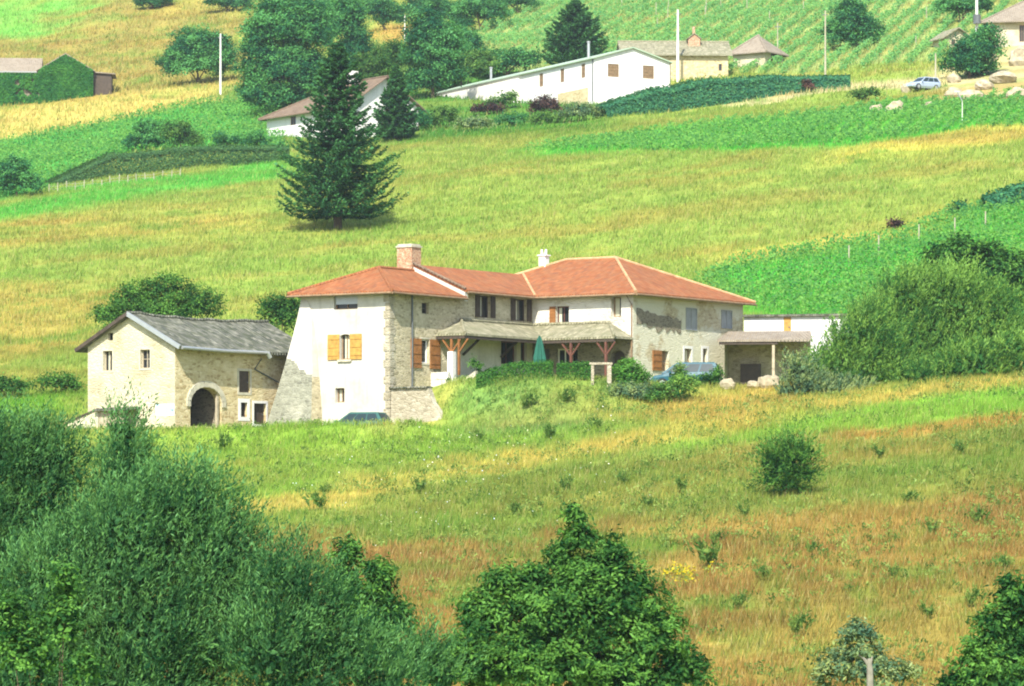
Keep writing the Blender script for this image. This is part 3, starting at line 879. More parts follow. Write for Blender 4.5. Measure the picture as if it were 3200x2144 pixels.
def facade(b, wall, p0, d, W, z0, z1, ops=(), s_from=0.0):
    """wall skin along d from p0 with real openings; fills each opening with its joinery"""
    p0 = Vector((p0[0], p0[1], 0)); dv = Vector((d[0], d[1], 0)); nv = dv.cross(Vector((0, 0, 1)))

    def P(s, z, dep=0.0): return p0 + dv * s - nv * dep + Vector((0, 0, z))
    for o in ops:
        a_, c_, l_, h_ = o['r']; o['r'] = (a_, c_, l_, min(h_, z1 - 0.06))
    ops = [o for o in ops if o['r'][3] - o['r'][2] > 0.25]
    ss = sorted({s_from, W, *[q for o in ops for q in o['r'][:2]]}); zs = sorted({z0, z1, *[q for o in ops for q in o['r'][2:]]})
    for i in range(len(ss) - 1):
        for j in range(len(zs) - 1):
            sm, zm = (ss[i] + ss[i + 1]) / 2, (zs[j] + zs[j + 1]) / 2
            if any(o['r'][0] < sm < o['r'][1] and o['r'][2] < zm < o['r'][3] for o in ops): continue
            wall.poly([P(ss[i], zs[j]), P(ss[i + 1], zs[j]), P(ss[i + 1], zs[j + 1]), P(ss[i], zs[j + 1])])
    for o in ops: opening(b, wall, P, dv, nv, o)


def opening(b, wall, P, dv, nv, o):
    if 1:
        a, c, lo, hi = o['r']; dep = o.get('dep', 0.28); rise = o.get('arch', 0.0); spr = hi - rise
        wall.poly([P(a, lo), P(a, lo, dep), P(a, spr, dep), P(a, spr)])
        wall.poly([P(c, lo, dep), P(c, lo), P(c, spr), P(c, spr, dep)])
        wall.poly([P(a, lo), P(c, lo), P(c, lo, dep), P(a, lo, dep)])
        n = 14 if rise > 0 else 1
        zc = lambda s: spr + rise * math.sqrt(max(0, 1 - ((s - (a + c) / 2) / ((c - a) / 2)) ** 2))
        for i in range(n):
            s0, s1 = a + (c - a) * i / n, a + (c - a) * (i + 1) / n
            if rise > 0:
                wall.poly([P(s0, zc(s0)), P(s1, zc(s1)), P(s1, hi), P(s0, hi)])
            wall.poly([P(s0, zc(s0), dep), P(s1, zc(s1), dep), P(s1, zc(s1)), P(s0, zc(s0))])
        joinery(b, P, dv, nv, o, a, c, lo, hi, dep)


def gable_tri(b, wall, p0, d, W, ze, zr, o=None):
    p0 = Vector((p0[0], p0[1], 0)); dv = Vector((d[0], d[1], 0)); nv = dv.cross(Vector((0, 0, 1)))

    def P(s, z, dep=0.0): return p0 + dv * s - nv * dep + Vector((0, 0, z))
    if o is None:
        wall.poly([P(0, ze), P(W, ze), P(W / 2, zr)]); return
    a, c, lo, hi = o['r']; xl = lambda z: W / 2 * (z - ze) / (zr - ze); xr = lambda z: W - xl(z)
    wall.poly([P(0, ze), P(W, ze), P(xr(lo), lo), P(xl(lo), lo)])
    wall.poly([P(xl(lo), lo), P(a, lo), P(a, hi), P(xl(hi), hi)]); wall.poly([P(c, lo), P(xr(lo), lo), P(xr(hi), hi), P(c, hi)])
    wall.poly([P(xl(hi), hi), P(xr(hi), hi), P(W / 2, zr)])
    opening(b, wall, P, dv, nv, o)


def joinery(b, P, dv, nv, o, a, c, lo, hi, dep):
    kind = o.get('kind', 'window')
    fm = M[o.get('frame', 'frame_white')]; pm = M[o.get('pane', 'glass')]
    rz = math.atan2(dv.y, dv.x)

    def slab(mb, s0, s1, z0, z1, depth, th):
        mb.box((P((s0 + s1) / 2, (z0 + z1) / 2, depth)), (s1 - s0, th, z1 - z0), rz)
    if kind == 'cavity':                                     # an open barn arch or shed mouth
        mb = MB(); k = o.get('deep', 3.0)
        f0, f1 = P(a, lo, dep), P(c, lo, dep); b0, b1 = P(a - 0.4, lo, dep + k), P(c + 0.4, lo, dep + k)
        up = Vector((0, 0, hi - lo + 0.05))
        mb.poly([b0, b1, b1 + up, b0 + up]); mb.poly([f0, b0, b0 + up, f0 + up]); mb.poly([b1, f1, f1 + up, b1 + up])
        mb.poly([f0 + up, b0 + up, b1 + up, f1 + up]); mb.poly([f0, f1, b1, b0])
        mb.build('archway' if o.get('arch') else 'opening', M['stone_dark'], b.root)
        return
    mb = MB(); fw = o.get('fw', 0.07); pd = dep - 0.07
    if kind == 'door':
        slab(mb, a, c, lo, hi, pd, 0.06)
        for q in np.linspace(a, c, 6)[1:-1]: slab(mb, q - 0.012, q + 0.012, lo, hi, pd - 0.035, 0.012)
        w = mb.build('door', fm, b.root)
        hb = MB(); slab(hb, c - 0.16, c - 0.08, lo + (hi - lo) * 0.45, lo + (hi - lo) * 0.5, pd - 0.06, 0.05); hb.build('handle', M['metal_dark'], w)
    else:
        for s0, s1, z0, z1 in ((a, a + fw, lo, hi), (c - fw, c, lo, hi), (a + fw, c - fw, lo, lo + fw), (a + fw, c - fw, hi - fw, hi)):
            slab(mb, s0, s1, z0, z1, pd, 0.07)
        nx, nz = o.get('mull', (2, 1))
        for i in range(1, nx):
            q = a + (c - a) * i / nx; slab(mb, q - 0.03, q + 0.03, lo + fw, hi - fw, pd, 0.06)
        for i in range(1, nz):
            q = lo + (hi - lo) * i / nz; slab(mb, a + fw, c - fw, q - 0.018, q + 0.018, pd - 0.004, 0.05)
        w = mb.build('window', fm, b.root)
        g = MB(); g.poly([P(a, lo, pd + 0.02), P(c, lo, pd + 0.02), P(c, hi, pd + 0.02), P(a, hi, pd + 0.02)]); g.build('pane', pm, w)
        if o.get('curtain'):
            s0, s1 = o['curtain']; g = MB()
            g.poly([P(a + (c - a) * s0, lo + fw, pd + 0.012), P(a + (c - a) * s1, lo + fw, pd + 0.012), P(a + (c - a) * s1, hi - fw, pd + 0.012), P(a + (c - a) * s0, hi - fw, pd + 0.012)])
            g.build('curtain', M['curtain'], w)
        if o.get('blind'):
            g = MB(); f = o['blind']; slab(g, a + 0.02, c - 0.02, hi - (hi - lo) * f, hi, dep - 0.18, 0.03); g.build('roller_blind', M['zinc'], w)
    if o.get('shut'):
        sm = M[o['shut']]; sw = o.get('shw', (c - a) / 2); sl = o.get('shl', 0.0)
        for side in o.get('sides', (-1, 1)):
            s0, s1 = (a - sw - 0.02, a - 0.02) if side < 0 else (c + 0.02, c + sw + 0.02)
            k = MB(); slab(k, s0, s1, lo - sl, hi, -0.045, 0.045)
            for zq in (0.18, 0.5, 0.82): slab(k, s0 + 0.03, s1 - 0.03, lo - sl + (hi - lo + sl) * zq - 0.04, lo - sl + (hi - lo + sl) * zq + 0.04, -0.08, 0.025)
            k.build('shutter', sm, w)
    if o.get('surr'):
        k = MB(); t = o.get('surw', 0.16); sm = M[o['surr']]
        for s0, s1, z0, z1 in ((a - t, a, lo - t, hi + t), (c, c + t, lo - t, hi + t), (a, c, hi, hi + t), (a, c, lo - t, lo)):
            slab(k, s0, s1, z0, z1, -0.008, 0.03)
        k.build('surround', sm, w)
    if o.get('sill'):
        k = MB(); slab(k, a - 0.12, c + 0.12, lo - 0.12, lo, -0.04, 0.16); k.build('sill', M['stone_cut'], w)


def W_(b, p0, d, box, **kw):
    o = dict(r=b.rect(p0, d, *box)); o.update(kw); return o


def ridge_caps(lines, mat, parent, r=0.12, name='ridge_tiles'):
    mb = MB()
    for a, c in lines:
        a, c = Vector(a), Vector(c); n = max(2, int((c - a).length / 0.45))
        for i in range(n):
            p, q = a.lerp(c, i / n), a.lerp(c, (i + 1.06) / n)
            mb.tube([p, q], [r * 1.02, r * 0.9], 8)
    return mb.build(name, mat, parent)


def roof_polys(polys, mat, parent, th=0.13, name='roof'):
    mb = MB()
    for p in polys: mb.slab(p, th)
    return mb.build(name, mat, parent)


def gable_shell(b, x0, x1, y0, y1, zb, ze, zr, wallmat, roofmat, ridge='y', over=0.4, ops=None, hip=0.0, capmat=None, wallname='wall', hipb=0.0):
    """plain farm block: four walls, pitched roof; ops = {'front': [...], 'left': [...], 'right': [...]}"""
    ops = ops or {}
    mb = MB()
    facade(b, mb, (x0, y0), (1, 0), x1 - x0, zb, ze, ops.get('front', ()))
    facade(b, mb, (x1, y0), (0, 1), y1 - y0, zb, ze, ops.get('right', ()))
    facade(b, mb, (x1, y1), (-1, 0), x1 - x0, zb, ze)
    facade(b, mb, (x0, y1), (0, -1), y1 - y0, zb, ze, ops.get('left', ()))
    o = over
    if ridge == 'y':
        xm = (x0 + x1) / 2; sl = (zr - ze) / (xm - x0); zo = ze - sl * o
        if hip == 0:
            for yy, f in ((y0, 1), (y1, -1))[:1 if hipb else 2]:
                t = [(x0, yy, ze), (x1, yy, ze), (xm, yy, zr)]
                mb.poly(t if f > 0 else t[::-1])
            P = [[(x1 + o, y0 - o, zo), (x1 + o, y1 + o, zo), (xm, y1 + o, zr), (xm, y0 - o, zr)],
                 [(x0 - o, y1 + o, zo), (x0 - o, y0 - o, zo), (xm, y0 - o, zr), (xm, y1 + o, zr)]]
            caps = [((xm, y0 - o, zr), (xm, y1 + o, zr))]
            if hipb:
                e = (xm, y1 - hipb, zr)
                P = [[(x1 + o, y0 - o, zo), (x1 + o, y1 + o, zo), e, (xm, y0 - o, zr)], [(x0 - o, y1 + o, zo), (x0 - o, y0 - o, zo), (xm, y0 - o, zr), e], [(x1 + o, y1 + o, zo), (x0 - o, y1 + o, zo), e]]
                caps = [((xm, y0 - o, zr), e), ((x0 - o, y1 + o, zo), e)]
        else:
            P = [[(x1 + o, y0 - o, zo), (x1 + o, y1 + o, zo), (xm, y1 - hip, zr), (xm, y0 + hip, zr)],
                 [(x0 - o, y1 + o, zo), (x0 - o, y0 - o, zo), (xm, y0 + hip, zr), (xm, y1 - hip, zr)],
                 [(x0 - o, y0 - o, zo), (x1 + o, y0 - o, zo), (xm, y0 + hip, zr)], [(x1 + o, y1 + o, zo), (x0 - o, y1 + o, zo), (xm, y1 - hip, zr)]]
            caps = [((xm, y0 + hip, zr), (xm, y1 - hip, zr)), ((x0 - o, y0 - o, zo), (xm, y0 + hip, zr)), ((x1 + o, y0 - o, zo), (xm, y0 + hip, zr))]
    else:
        ym = (y0 + y1) / 2; sl = (zr - ze) / (ym - y0); zo = ze - sl * o
        if hip == 0:
            mb.poly([(x1, y0, ze), (x1, y1, ze), (x1, ym, zr)]); mb.poly([(x0, y1, ze), (x0, y0, ze), (x0, ym, zr)])
            P = [[(x0 - o, y0 - o, zo), (x1 + o, y0 - o, zo), (x1 + o, ym, zr), (x0 - o, ym, zr)],
                 [(x1 + o, y1 + o, zo), (x0 - o, y1 + o, zo), (x0 - o, ym, zr), (x1 + o, ym, zr)]]
            caps = [((x0 - o, ym, zr), (x1 + o, ym, zr))]
        else:
            P = [[(x0 - o, y0 - o, zo), (x1 + o, y0 - o, zo), (x1 - hip, ym, zr), (x0 + hip, ym, zr)],
                 [(x1 + o, y1 + o, zo), (x0 - o, y1 + o, zo), (x0 + hip, ym, zr), (x1 - hip, ym, zr)],
                 [(x1 + o, y0 - o, zo), (x1 + o, y1 + o, zo), (x1 - hip, ym, zr)], [(x0 - o, y1 + o, zo), (x0 - o, y0 - o, zo), (x0 + hip, ym, zr)]]
            caps = [((x0 + hip, ym, zr), (x1 - hip, ym, zr)), ((x1 + o, y0 - o, zo), (x1 - hip, ym, zr)), ((x0 - o, y0 - o, zo), (x0 + hip, ym, zr))]
    wall = mb.build(wallname, M[wallmat], b.root)
    rf = roof_polys([[Vector(q) + Vector((0, 0, 0.13)) for q in p] for p in P], M[roofmat], b.root)
    if capmat:
        up = Vector((0, 0, 0.15)); ridge_caps([(Vector(a) + up, Vector(c) + up) for a, c in caps], M[capmat], rf)
    return wall, rf

M['wood_amber'] = mat_simple('amber_timber', (0.2, 0.085, 0.026), 0.6, 0.3, 4)
# ================================================================== the farmhouse
hs = Bld('farmhouse', 'long cream farmhouse with red tiled hipped roofs and a tiled porch roof', 'house', ((890 - U0) * 216 / F, 216.0, 5.66), -34)
r_ = hs.root
AW, AL, TL = 6.24, 14.5, 6.9           # long bar: width, length, length of the lower tower end
BX, BY = 7.05, 27.1                    # cross wing: right corner, far end
ZT, ZM = 7.1, 7.46                     # tower and main eaves
FR, RT = (1, 0), (0, 1)
o = 0.55

# tower front
wm = MB()
tw = [W_(hs, (0, 0), FR, (763, 676, 817, 707), blind=0.62, frame='wood_brown', mull=(2, 1), dep=0.3),
      W_(hs, (0, 0), FR, (777, 764, 800, 822), arch=0.12, frame='wood_brown', shut='wood_yellow', mull=(2, 1), curtain=(0.25, 0.8), dep=0.3, sill=True, shw=0.82),
      W_(hs, (0, 0), FR, (766, 887, 787, 920), frame='wood_brown', curtain=(0.15, 0.5), mull=(2, 1), dep=0.35)]
for q in tw: q['r'] = (q['r'][0] + AW, q['r'][1] + AW, q['r'][2], q['r'][3])
facade(hs, wm, (-AW, 0), FR, AW, -2.5, ZT, tw)
wm.poly([(-AW, 7, -2.5), (-AW, 0, -2.5), (-AW, 0, ZT), (-AW, 7, ZT)])
w1 = wm.build('wall', M['white'], r_); w1['label'] = 'bright white rendered tower wall'

# stone side of the long bar (above the porch and left of it), then the plastered part under the porch
A = (0, 0)
sw_ = hs.on(A, RT, 1034, 800)[0]
zc = 4.75
up_ops = [W_(hs, A, RT, (964, 692, 980, 717), frame='wood_dark', mull=(1, 2), dep=0.3),
          W_(hs, A, RT, (1096, 676, 1120, 726), frame='wood_dark', shut='wood_dark', mull=(2, 1), curtain=(0.25, 0.55), shw=0.46),
          W_(hs, A, RT, (1177, 684, 1203, 734), frame='wood_dark', shut='wood_dark', mull=(2, 1), curtain=(0.25, 0.6), shw=0.46)]
lo_ops = [W_(hs, A, RT, (962, 775, 981, 830), frame='frame_white', shut='wood_orange', mull=(1, 1), shw=1.0, shl=0.3, surr='stone_cut', surw=0.1)]
wm = MB()
facade(hs, wm, A, RT, TL, zc, ZT, [up_ops[0]])
facade(hs, wm, A, RT, AL, zc, ZM, up_ops[1:], s_from=TL)
facade(hs, wm, A, RT, sw_, -2.5, zc, lo_ops)
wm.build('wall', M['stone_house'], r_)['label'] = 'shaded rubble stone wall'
wm = MB()
pl_ops = [W_(hs, A, RT, (1145, 780, 1181, 833), frame='wood_red', mull=(2, 1), dep=0.3), W_(hs, A, RT, (1190, 782, 1204, 834), frame='wood_red', mull=(1, 1), dep=0.3)]
facade(hs, wm, A, RT, AL, -1.0, zc, pl_ops, s_from=sw_)
wm.build('wall', M['white'], r_)['label'] = 'white plastered wall under the porch'
# stone quoins at the tower corner
qm = MB()
for i in range(18):
    z = -1.2 + i * 0.46; l = 0.5 if i % 2 else 0.34
    qm.box((0.012, l / 2 + 0.0, z), (0.05, l, 0.42)); qm.box((-l * 0.4, -0.012, z), (l * 0.8, 0.05, 0.42))
qm.build('quoins', M['stone_beige'], r_)
qm = MB(); qm.tube([(0.08, 2.1, -0.5), (0.08, 2.1, 6.9)], 0.055, 8); qm.build('downpipe', M['metal_dark'], r_)

# cross wing
Bf = (0, AL); Br = (BX, AL)
bf_up = [W_(hs, Bf, FR, (1271, 700, 1300, 747), frame='wood_red', mull=(2, 1), curtain=(0.05, 0.3), shut='wood_orange', sides=(-1,), shw=0.42),
         W_(hs, Bf, FR, (1397, 678, 1419, 724), frame='wood_brown', mull=(1, 1), curtain=(0.0, 0.55), dep=0.4)]
wm = MB(); facade(hs, wm, Bf, FR, BX, zc, ZM, bf_up); wm.build('wall', M['wallwhite_stone'], r_)['label'] = 'limewashed upper wall of the wing'
bf_lo = [W_(hs, Bf, FR, (1241, 797, 1256, 834), kind='door', frame='metal_dark'), W_(hs, Bf, FR, (1272, 797, 1320, 836), frame='frame_white', mull=(3, 1)),
         W_(hs, Bf, FR, (1396, 801, 1428, 850), arch=0.35, kind='door', frame='wood_dark', dep=0.5)]
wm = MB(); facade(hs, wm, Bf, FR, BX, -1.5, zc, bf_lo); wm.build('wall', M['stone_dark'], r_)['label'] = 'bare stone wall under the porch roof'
LB = BY - AL
br = [W_(hs, Br, RT, (1567, 704, 1592, 755), frame='grey_paint', pane='grey_paint', mull=(2, 1), dep=0.06, fw=0.05),
      W_(hs, Br, RT, (1648, 709, 1672, 751), arch=0.2, frame='grey_paint', pane='grey_paint', mull=(2, 1), dep=0.06, fw=0.05),
      W_(hs, Br, RT, (1511, 802, 1528, 848), kind='door', frame='wood_brown', shut='wood_orange', sides=(-1,), shw=1.0, dep=0.35),
      W_(hs, Br, RT, (1564, 797, 1580, 832), frame='wood_brown', mull=(2, 1), curtain=(0.5, 1.0), surr='whitepaint', dep=0.3),
      W_(hs, Br, RT, (1606, 797, 1616, 832), frame='wood_brown', mull=(1, 1), surr='whitepaint', dep=0.3)]
wm = MB(); facade(hs, wm, Br, RT, LB, -2.0, ZM, br)
wm.poly([(BX, BY, -2), (-AW, BY, -2), (-AW, BY, ZM), (BX, BY, ZM)]); wm.poly([(-AW, BY, -2), (-AW, 0, -2), (-AW, 0, ZT), (-AW, BY, ZM)])
wm.build('wall', M['render_side'], r_)['label'] = 'worn render wall with stone showing through'
# a patch where the render has fallen away
s0, zt = hs.on(Br, RT, 1454, 700); s1, zb = hs.on(Br, RT, 1556, 762)
pm = MB(); top, bot = [], []
for i in range(25):
    t = i / 24; s = s0 + (s1 - s0) * t
    top.append((BX + 0.03, AL + s, zt - 0.1 - 0.5 * t + 0.25 * (vnoise(i * 0.7, 3.1, 5) - 0.5)))
    bot.append((BX + 0.03, AL + s, zb + 0.25 * (1 - t) + 0.55 * (vnoise(i * 0.8, 9.1, 6) - 0.5)))
for i in range(24):
    pm.poly([bot[i], bot[i + 1], top[i + 1], top[i]])
pm.build('bare_masonry', M['stone_dark'], r_)

# roofs
zt_e, zt_r, zm_e, zm_r, zb_r = 7.02, 8.62, 7.40, 8.99, 9.96
xm = -AW / 2
up = Vector((0, 0, 0.1))
tr = roof_polys([[(o, -o, zt_e), (o, TL, zt_e), (xm, TL, zt_r), (xm, 3.3, zt_r)], [(-AW - o, TL, zt_e), (-AW - o, -o, zt_e), (xm, 3.3, zt_r), (xm, TL, zt_r)],
                 [(-AW - o, -o, zt_e), (o, -o, zt_e), (xm, 3.3, zt_r)]], M['tile_red'], r_)
tr['label'] = 'low hipped tile roof of the tower end'
ridge_caps([((o, -o, zt_e + 0.02), (xm, 3.3, zt_r + 0.02)), ((-AW - o, -o, zt_e + 0.02), (xm, 3.3, zt_r + 0.02)), ((xm, 3.3, zt_r + 0.02), (xm, TL, zt_r + 0.02))], M['tile_red'], tr, 0.1)
yv = AL - o + (zm_r - zm_e) / 0.375
mr = roof_polys([[(o, TL - 0.15, zm_e), (o, AL - o, zm_e), (xm, yv, zm_r), (xm, TL - 0.15, zm_r)], [(-AW - o, AL, zm_e), (-AW - o, TL - 0.15, zm_e), (xm, TL - 0.15, zm_r), (xm, yv, zm_r)]], M['tile_red'], r_)
mr['label'] = 'middle tile roof between tower and wing'
ridge_caps([((o, AL - o, zm_e + 0.0), (xm, yv, zm_r + 0.02))], M['tile_ridge'], mr, 0.09, 'valley_tiles')
ym = (AL + BY) / 2; xa, xb = 1.85, -1.7
wr = roof_polys([[(-AW - o, AL - o, zm_e), (BX + o, AL - o, zm_e), (xa, ym, zb_r), (xb, ym, zb_r)], [(BX + o, AL - o, zm_e), (BX + o, BY + o, zm_e), (xa, ym, zb_r)],
                 [(BX + o, BY + o, zm_e), (-AW - o, BY + o, zm_e), (xb, ym, zb_r), (xa, ym, zb_r)], [(-AW - o, BY + o, zm_e), (-AW - o, AL - o, zm_e), (xb, ym, zb_r)]], M['tile_red'], r_)
wr['label'] = 'large hipped tile roof of the wing with pale ridges'
ridge_caps([((BX + o, AL - o, zm_e + 0.02), (xa, ym, zb_r + 0.03)), ((BX + o, BY + o, zm_e + 0.02), (xa, ym, zb_r + 0.03)), ((xa, ym, zb_r + 0.03), (xb, ym, zb_r + 0.03)),
            ((-AW - o, AL - o, zm_e + 0.02), (xb, ym, zb_r + 0.03))], M['tile_ridge'], wr, 0.095)
# white verge wall rising above the tower roof
gm = MB()
pf = [(o - 0.05, zm_e - 0.32), (xm, zm_r - 0.30), (xm, zm_r - 0.16), (o - 0.05, zm_e - 0.14)]
gy0, gy1 = TL - 0.2, TL + 0.12
fr = [(x, gy0, z - 0.35 if i < 2 else z) for i, (x, z) in enumerate(pf)]; bk = [(x, gy1, z) for x, _, z in fr]
gm.poly(fr); gm.poly(bk[::-1])
for i in range(4): gm.poly([fr[(i + 1) % 4], fr[i], bk[i], bk[(i + 1) % 4]])
gm.poly([(o - 0.1, gy0 + .02, zt_e - 0.1), (xm, gy0 + .02, zt_e - .1), (xm, gy0 + .02, zm_r - 0.3), (o - 0.1, gy0 + .02, zm_e - 0.3)])
gm.build('verge_wall', M['white'], r_)
vt = MB()
for i in range(14):
    t = i / 14; x = o + (xm - o) * t; z = zm_e + (zm_r - zm_e) * t + 0.06
    vt.tube([(x, TL - 0.16, z), (x + (xm - o) / 13, TL - 0.16, z + (zm_r - zm_e) / 13 + 0.02)], 0.085, 6)
vt.build('verge_tiles', M['tile_brown'], mr)
# gutters
gt = MB()
for a, c in (((o + 0.05, -o, zt_e - 0.14), (o + 0.05, TL, zt_e - 0.14)), ((-AW - o, -o - 0.05, zt_e - 0.14), (o, -o - 0.05, zt_e - 0.14)), ((o + 0.05, TL, zm_e - 0.14), (o + 0.05, AL - o, zm_e - 0.14)),
             ((o, AL - o - 0.05, zm_e - 0.14), (BX + o, AL - o - 0.05, zm_e - 0.14)), ((BX + o + 0.05, AL - o, zm_e - 0.14), (BX + o + 0.05, BY + o, zm_e - 0.14))):
    gt.tube([a, c], 0.065, 7)
gt.tube([(BX - 0.1, AL - o - 0.05, zm_e - 0.15), (BX - 0.05, AL - 0.08, zm_e - 0.7), (BX - 0.05, AL - 0.08, 0)], 0.045, 6)
gt.build('gutter', M['wood_brown'], r_)
# chimneys
s = hs.rect((xm, TL), FR, 897, 560, 952, 625)
ch = MB(); cx, cy = -3.72, TL + 0.2
ch.box((cx, cy, 9.05), (1.05, 0.95, 1.9)); k = ch.build('chimney', M['brick'], r_)
k['label'] = 'big square brick chimney'
ch = MB(); ch.box((cx, cy, 10.05), (1.16, 1.06, 0.1)); ch.box((cx, cy, 10.15), (1.0, 0.9, 0.1)); ch.build('chimney_cap', M['stone_cut'], k)
p = hs.on((-3.4, ym - 1.0), FR, 1243, 590); cx = -3.4 + p[0]; cy = ym - 1.0
ch = MB(); ch.box((cx, cy, 9.55), (0.46, 0.46, 1.3)); k = ch.build('chimney', M['whitepaint'], r_); k['label'] = 'small white chimney with two pots'
ch = MB(); ch.box((cx, cy, 10.23), (0.6, 0.6, 0.08))
for q in (-0.13, 0.13): ch.tube([(cx + q, cy, 10.25), (cx + q * 1.2, cy, 10.6)], [0.09, 0.065], 8)
ch.build('chimney_pots', M['whitepaint'], k)
# porch roof round the inner corner
T = 2.05; we, wt = 4.77, 5.68; ya = 4.5
pr = roof_polys([[(0.0, ya, we), (T, ya, we), (0.0, ya + 2.5, wt)], [(T, ya, we), (T, AL - T, we), (0, AL, wt), (0, ya + 2.5, wt)],
                 [(T, AL - T, we), (BX, AL - T, we), (BX - 1.6, AL, wt), (0, AL, wt)], [(BX, AL - T, we), (BX, AL, we), (BX - 1.6, AL, wt)]], M['tile_old'], r_, 0.12, 'porch_roof')
ridge_caps([((T, ya, we + 0.03), (0.06, ya + 2.5, wt + 0.03)), ((0.06, ya + 2.5, wt + 0.03), (0.06, AL, wt + 0.03)), ((0, AL - 0.06, wt + 0.03), (BX - 1.6, AL - 0.06, wt + 0.03)), ((BX, AL - T, we + 0.03), (BX - 1.6, AL - .05, wt + 0.03))], M['tile_old'], pr, 0.1)
bm = MB()
for a, c in (((T - 0.12, ya, we - 0.22), (T - 0.12, AL - T, we - 0.22)), ((T, AL - T + 0.12, we - 0.22), (BX - .05, AL - T + 0.12, we - 0.22)), ((0, ya + 0.12, we - .22), (T - .1, ya + 0.12, we - 0.22))):
    bm.bar(a, c, 0.16)
bm.build('porch_beam', M['wood_dark'], r_)
def post(x, y, zb, zt, mat, w=0.14, brace=((1, 0), (-1, 0))):
    k = MB(); k.box((x, y, (zb + zt) / 2), (w, w, zt - zb))
    ob = k.build('porch_post', M[mat], r_)
    k = MB()
    for dx, dy in brace:
        k.bar((x + dx * .05, y + dy * .05, zt - 0.75), (x + dx * 0.62, y + dy * 0.62, zt - 0.05), 0.09)
    k.build('brace', M[mat], ob)
yp = AL - T + 0.12
for u in (1305, 1385):
    post(hs.on((0, yp), FR, u, 810)[0], yp, 2.0, we - 0.28, 'wood_red')
post(1.05, ya + 0.12, 3.75, we - 0.28, 'wood_amber'); post(1.55, ya + 0.12, 2.4, we - 0.28, 'wood_amber', 0.12, ((1, 0),))
for yy in (ya + 2.7, ya + 6.6):
    k = MB(); k.bar((0.05, yy, we - 1.1), (1.2, yy, we - 0.2), 0.12); k.build('bracket', M['wood_dark'], r_)
k = MB(); k.box((1.05, ya + 0.12, 2.2), (0.36, 0.36, 3.1)); k.build('porch_pier', M['whitepaint'], r_)
k = MB(); k.box((0.35, ya - 0.35, 2.35), (1.7, 0.25, 0.42)); k.box((0.35, ya - 0.35, 1.2), (1.7, 0.2, 1.9)); k.build('landing_parapet', M['wallwhite_stone'], r_)
k = MB()
pts = [(1.4, 1.4), (2.9, 2.3), (2.9, 2.6), (1.4, 1.75)]
f0 = [(x, ya - 0.2, z) for x, z in pts]; f1 = [(x, ya + 0.05, z) for x, z in pts]
k.poly(f0); k.poly(f1[::-1])
for i in range(4): k.poly([f0[(i + 1) % 4], f0[i], f1[i], f1[(i + 1) % 4]])
k.build('stair_wall', M['stone_cut'], r_)
# battered buttress at the left corner of the tower
def buttress():
    g = lambda z: max(0.0, 1 - (z + 1.2) / 7.9)
    L_ = lambda z: (-AW - 1.25 * g(z) ** 1.3, -2.0 * g(z) ** 1.1 - 0.02)
    R_ = lambda z: (-AW + 0.35 + 1.2 * min(1.0, g(z)) ** 0.45, -1.1 * g(z) - 0.02)
    zs = np.linspace(-2.4, 6.7, 71); nc_ = 20
    wht, gry, sid = MB(), MB(), MB()
    for i in range(70):
        z0, z1 = zs[i], zs[i + 1]
        P = lambda z, f: (L_(z)[0] + (R_(z)[0] - L_(z)[0]) * f, L_(z)[1] + (R_(z)[1] - L_(z)[1]) * f, z)
        for c in range(nc_):
            f0, f1 = c / nc_, (c + 1) / nc_
            lim = 3.5 - 1.6 * f0 ** 2 + 1.2 * (float(fbm(np.array([f0 * 3.0]), np.array([z0 * 0.9]), 19, 3)[0]) - 0.5)
            (wht if z0 > lim else gry).poly([P(z0, f0), P(z0, f1), P(z1, f1), P(z1, f0)])
        (wht if z0 > 3.5 else gry).poly([(-AW, 2.2, z0), P(z0, 0), P(z1, 0), (-AW, 2.2, z1)])
        (wht if z0 > 2.2 else sid).poly([P(z0, 1), (R_(z0)[0] + 0.05, 0.0, z0), (R_(z1)[0] + 0.05, 0.0, z1), P(z1, 1)])
    bt = gry.build('buttress', M['stone_grey'], r_); wht.build('buttress_cap', M['white'], bt); sid.build('buttress_side', M['stone_house'], bt)
buttress()
NOGRASS.append([hs.world(x, y)[:2] for x, y in ((-AW - 1.3, -1.8), (-AW + 1.6, -1.0), (0.4, -0.4), (2.4, 0.3), (1.1, 4.2), (2.3, 8), (2.6, 11.8), (BX + 0.5, 12.3), (BX + 0.4, BY + 0.4), (-AW, BY))])

# low retaining wall right of the tower
rw = Bld('retaining_wall', 'low rubble retaining wall with a dark tiled coping beside the tower', 'wall', hs.world(0.06, 0.06, 0)[:], -34)
k = MB()
hw_ = lambda a: 1.52 if a < 2.45 else max(-0.6, 1.52 - (a - 2.45) * 1.7 - 0.12 * math.sin(a * 7))
for i in range(10):
    a, c = i * 0.36, (i + 1) * 0.36; h0, h1 = hw_(a), hw_(c)
    k.poly([(a, 0, -2), (c, 0, -2), (c, 0, h1), (a, 0, h0)]); k.poly([(a, 0, h0), (c, 0, h1), (c, 0.4, h1), (a, 0.4, h0)]); k.poly([(c, .4, -2), (a, .4, -2), (a, .4, h0), (c, .4, h1)])
k.build('wall', M['stone_beige'], rw.root)
k = MB(); k.box((1.25, 0.16, 1.57), (2.6, 0.62, 0.08)); k.build('coping', M['tile_grey'], rw.root)

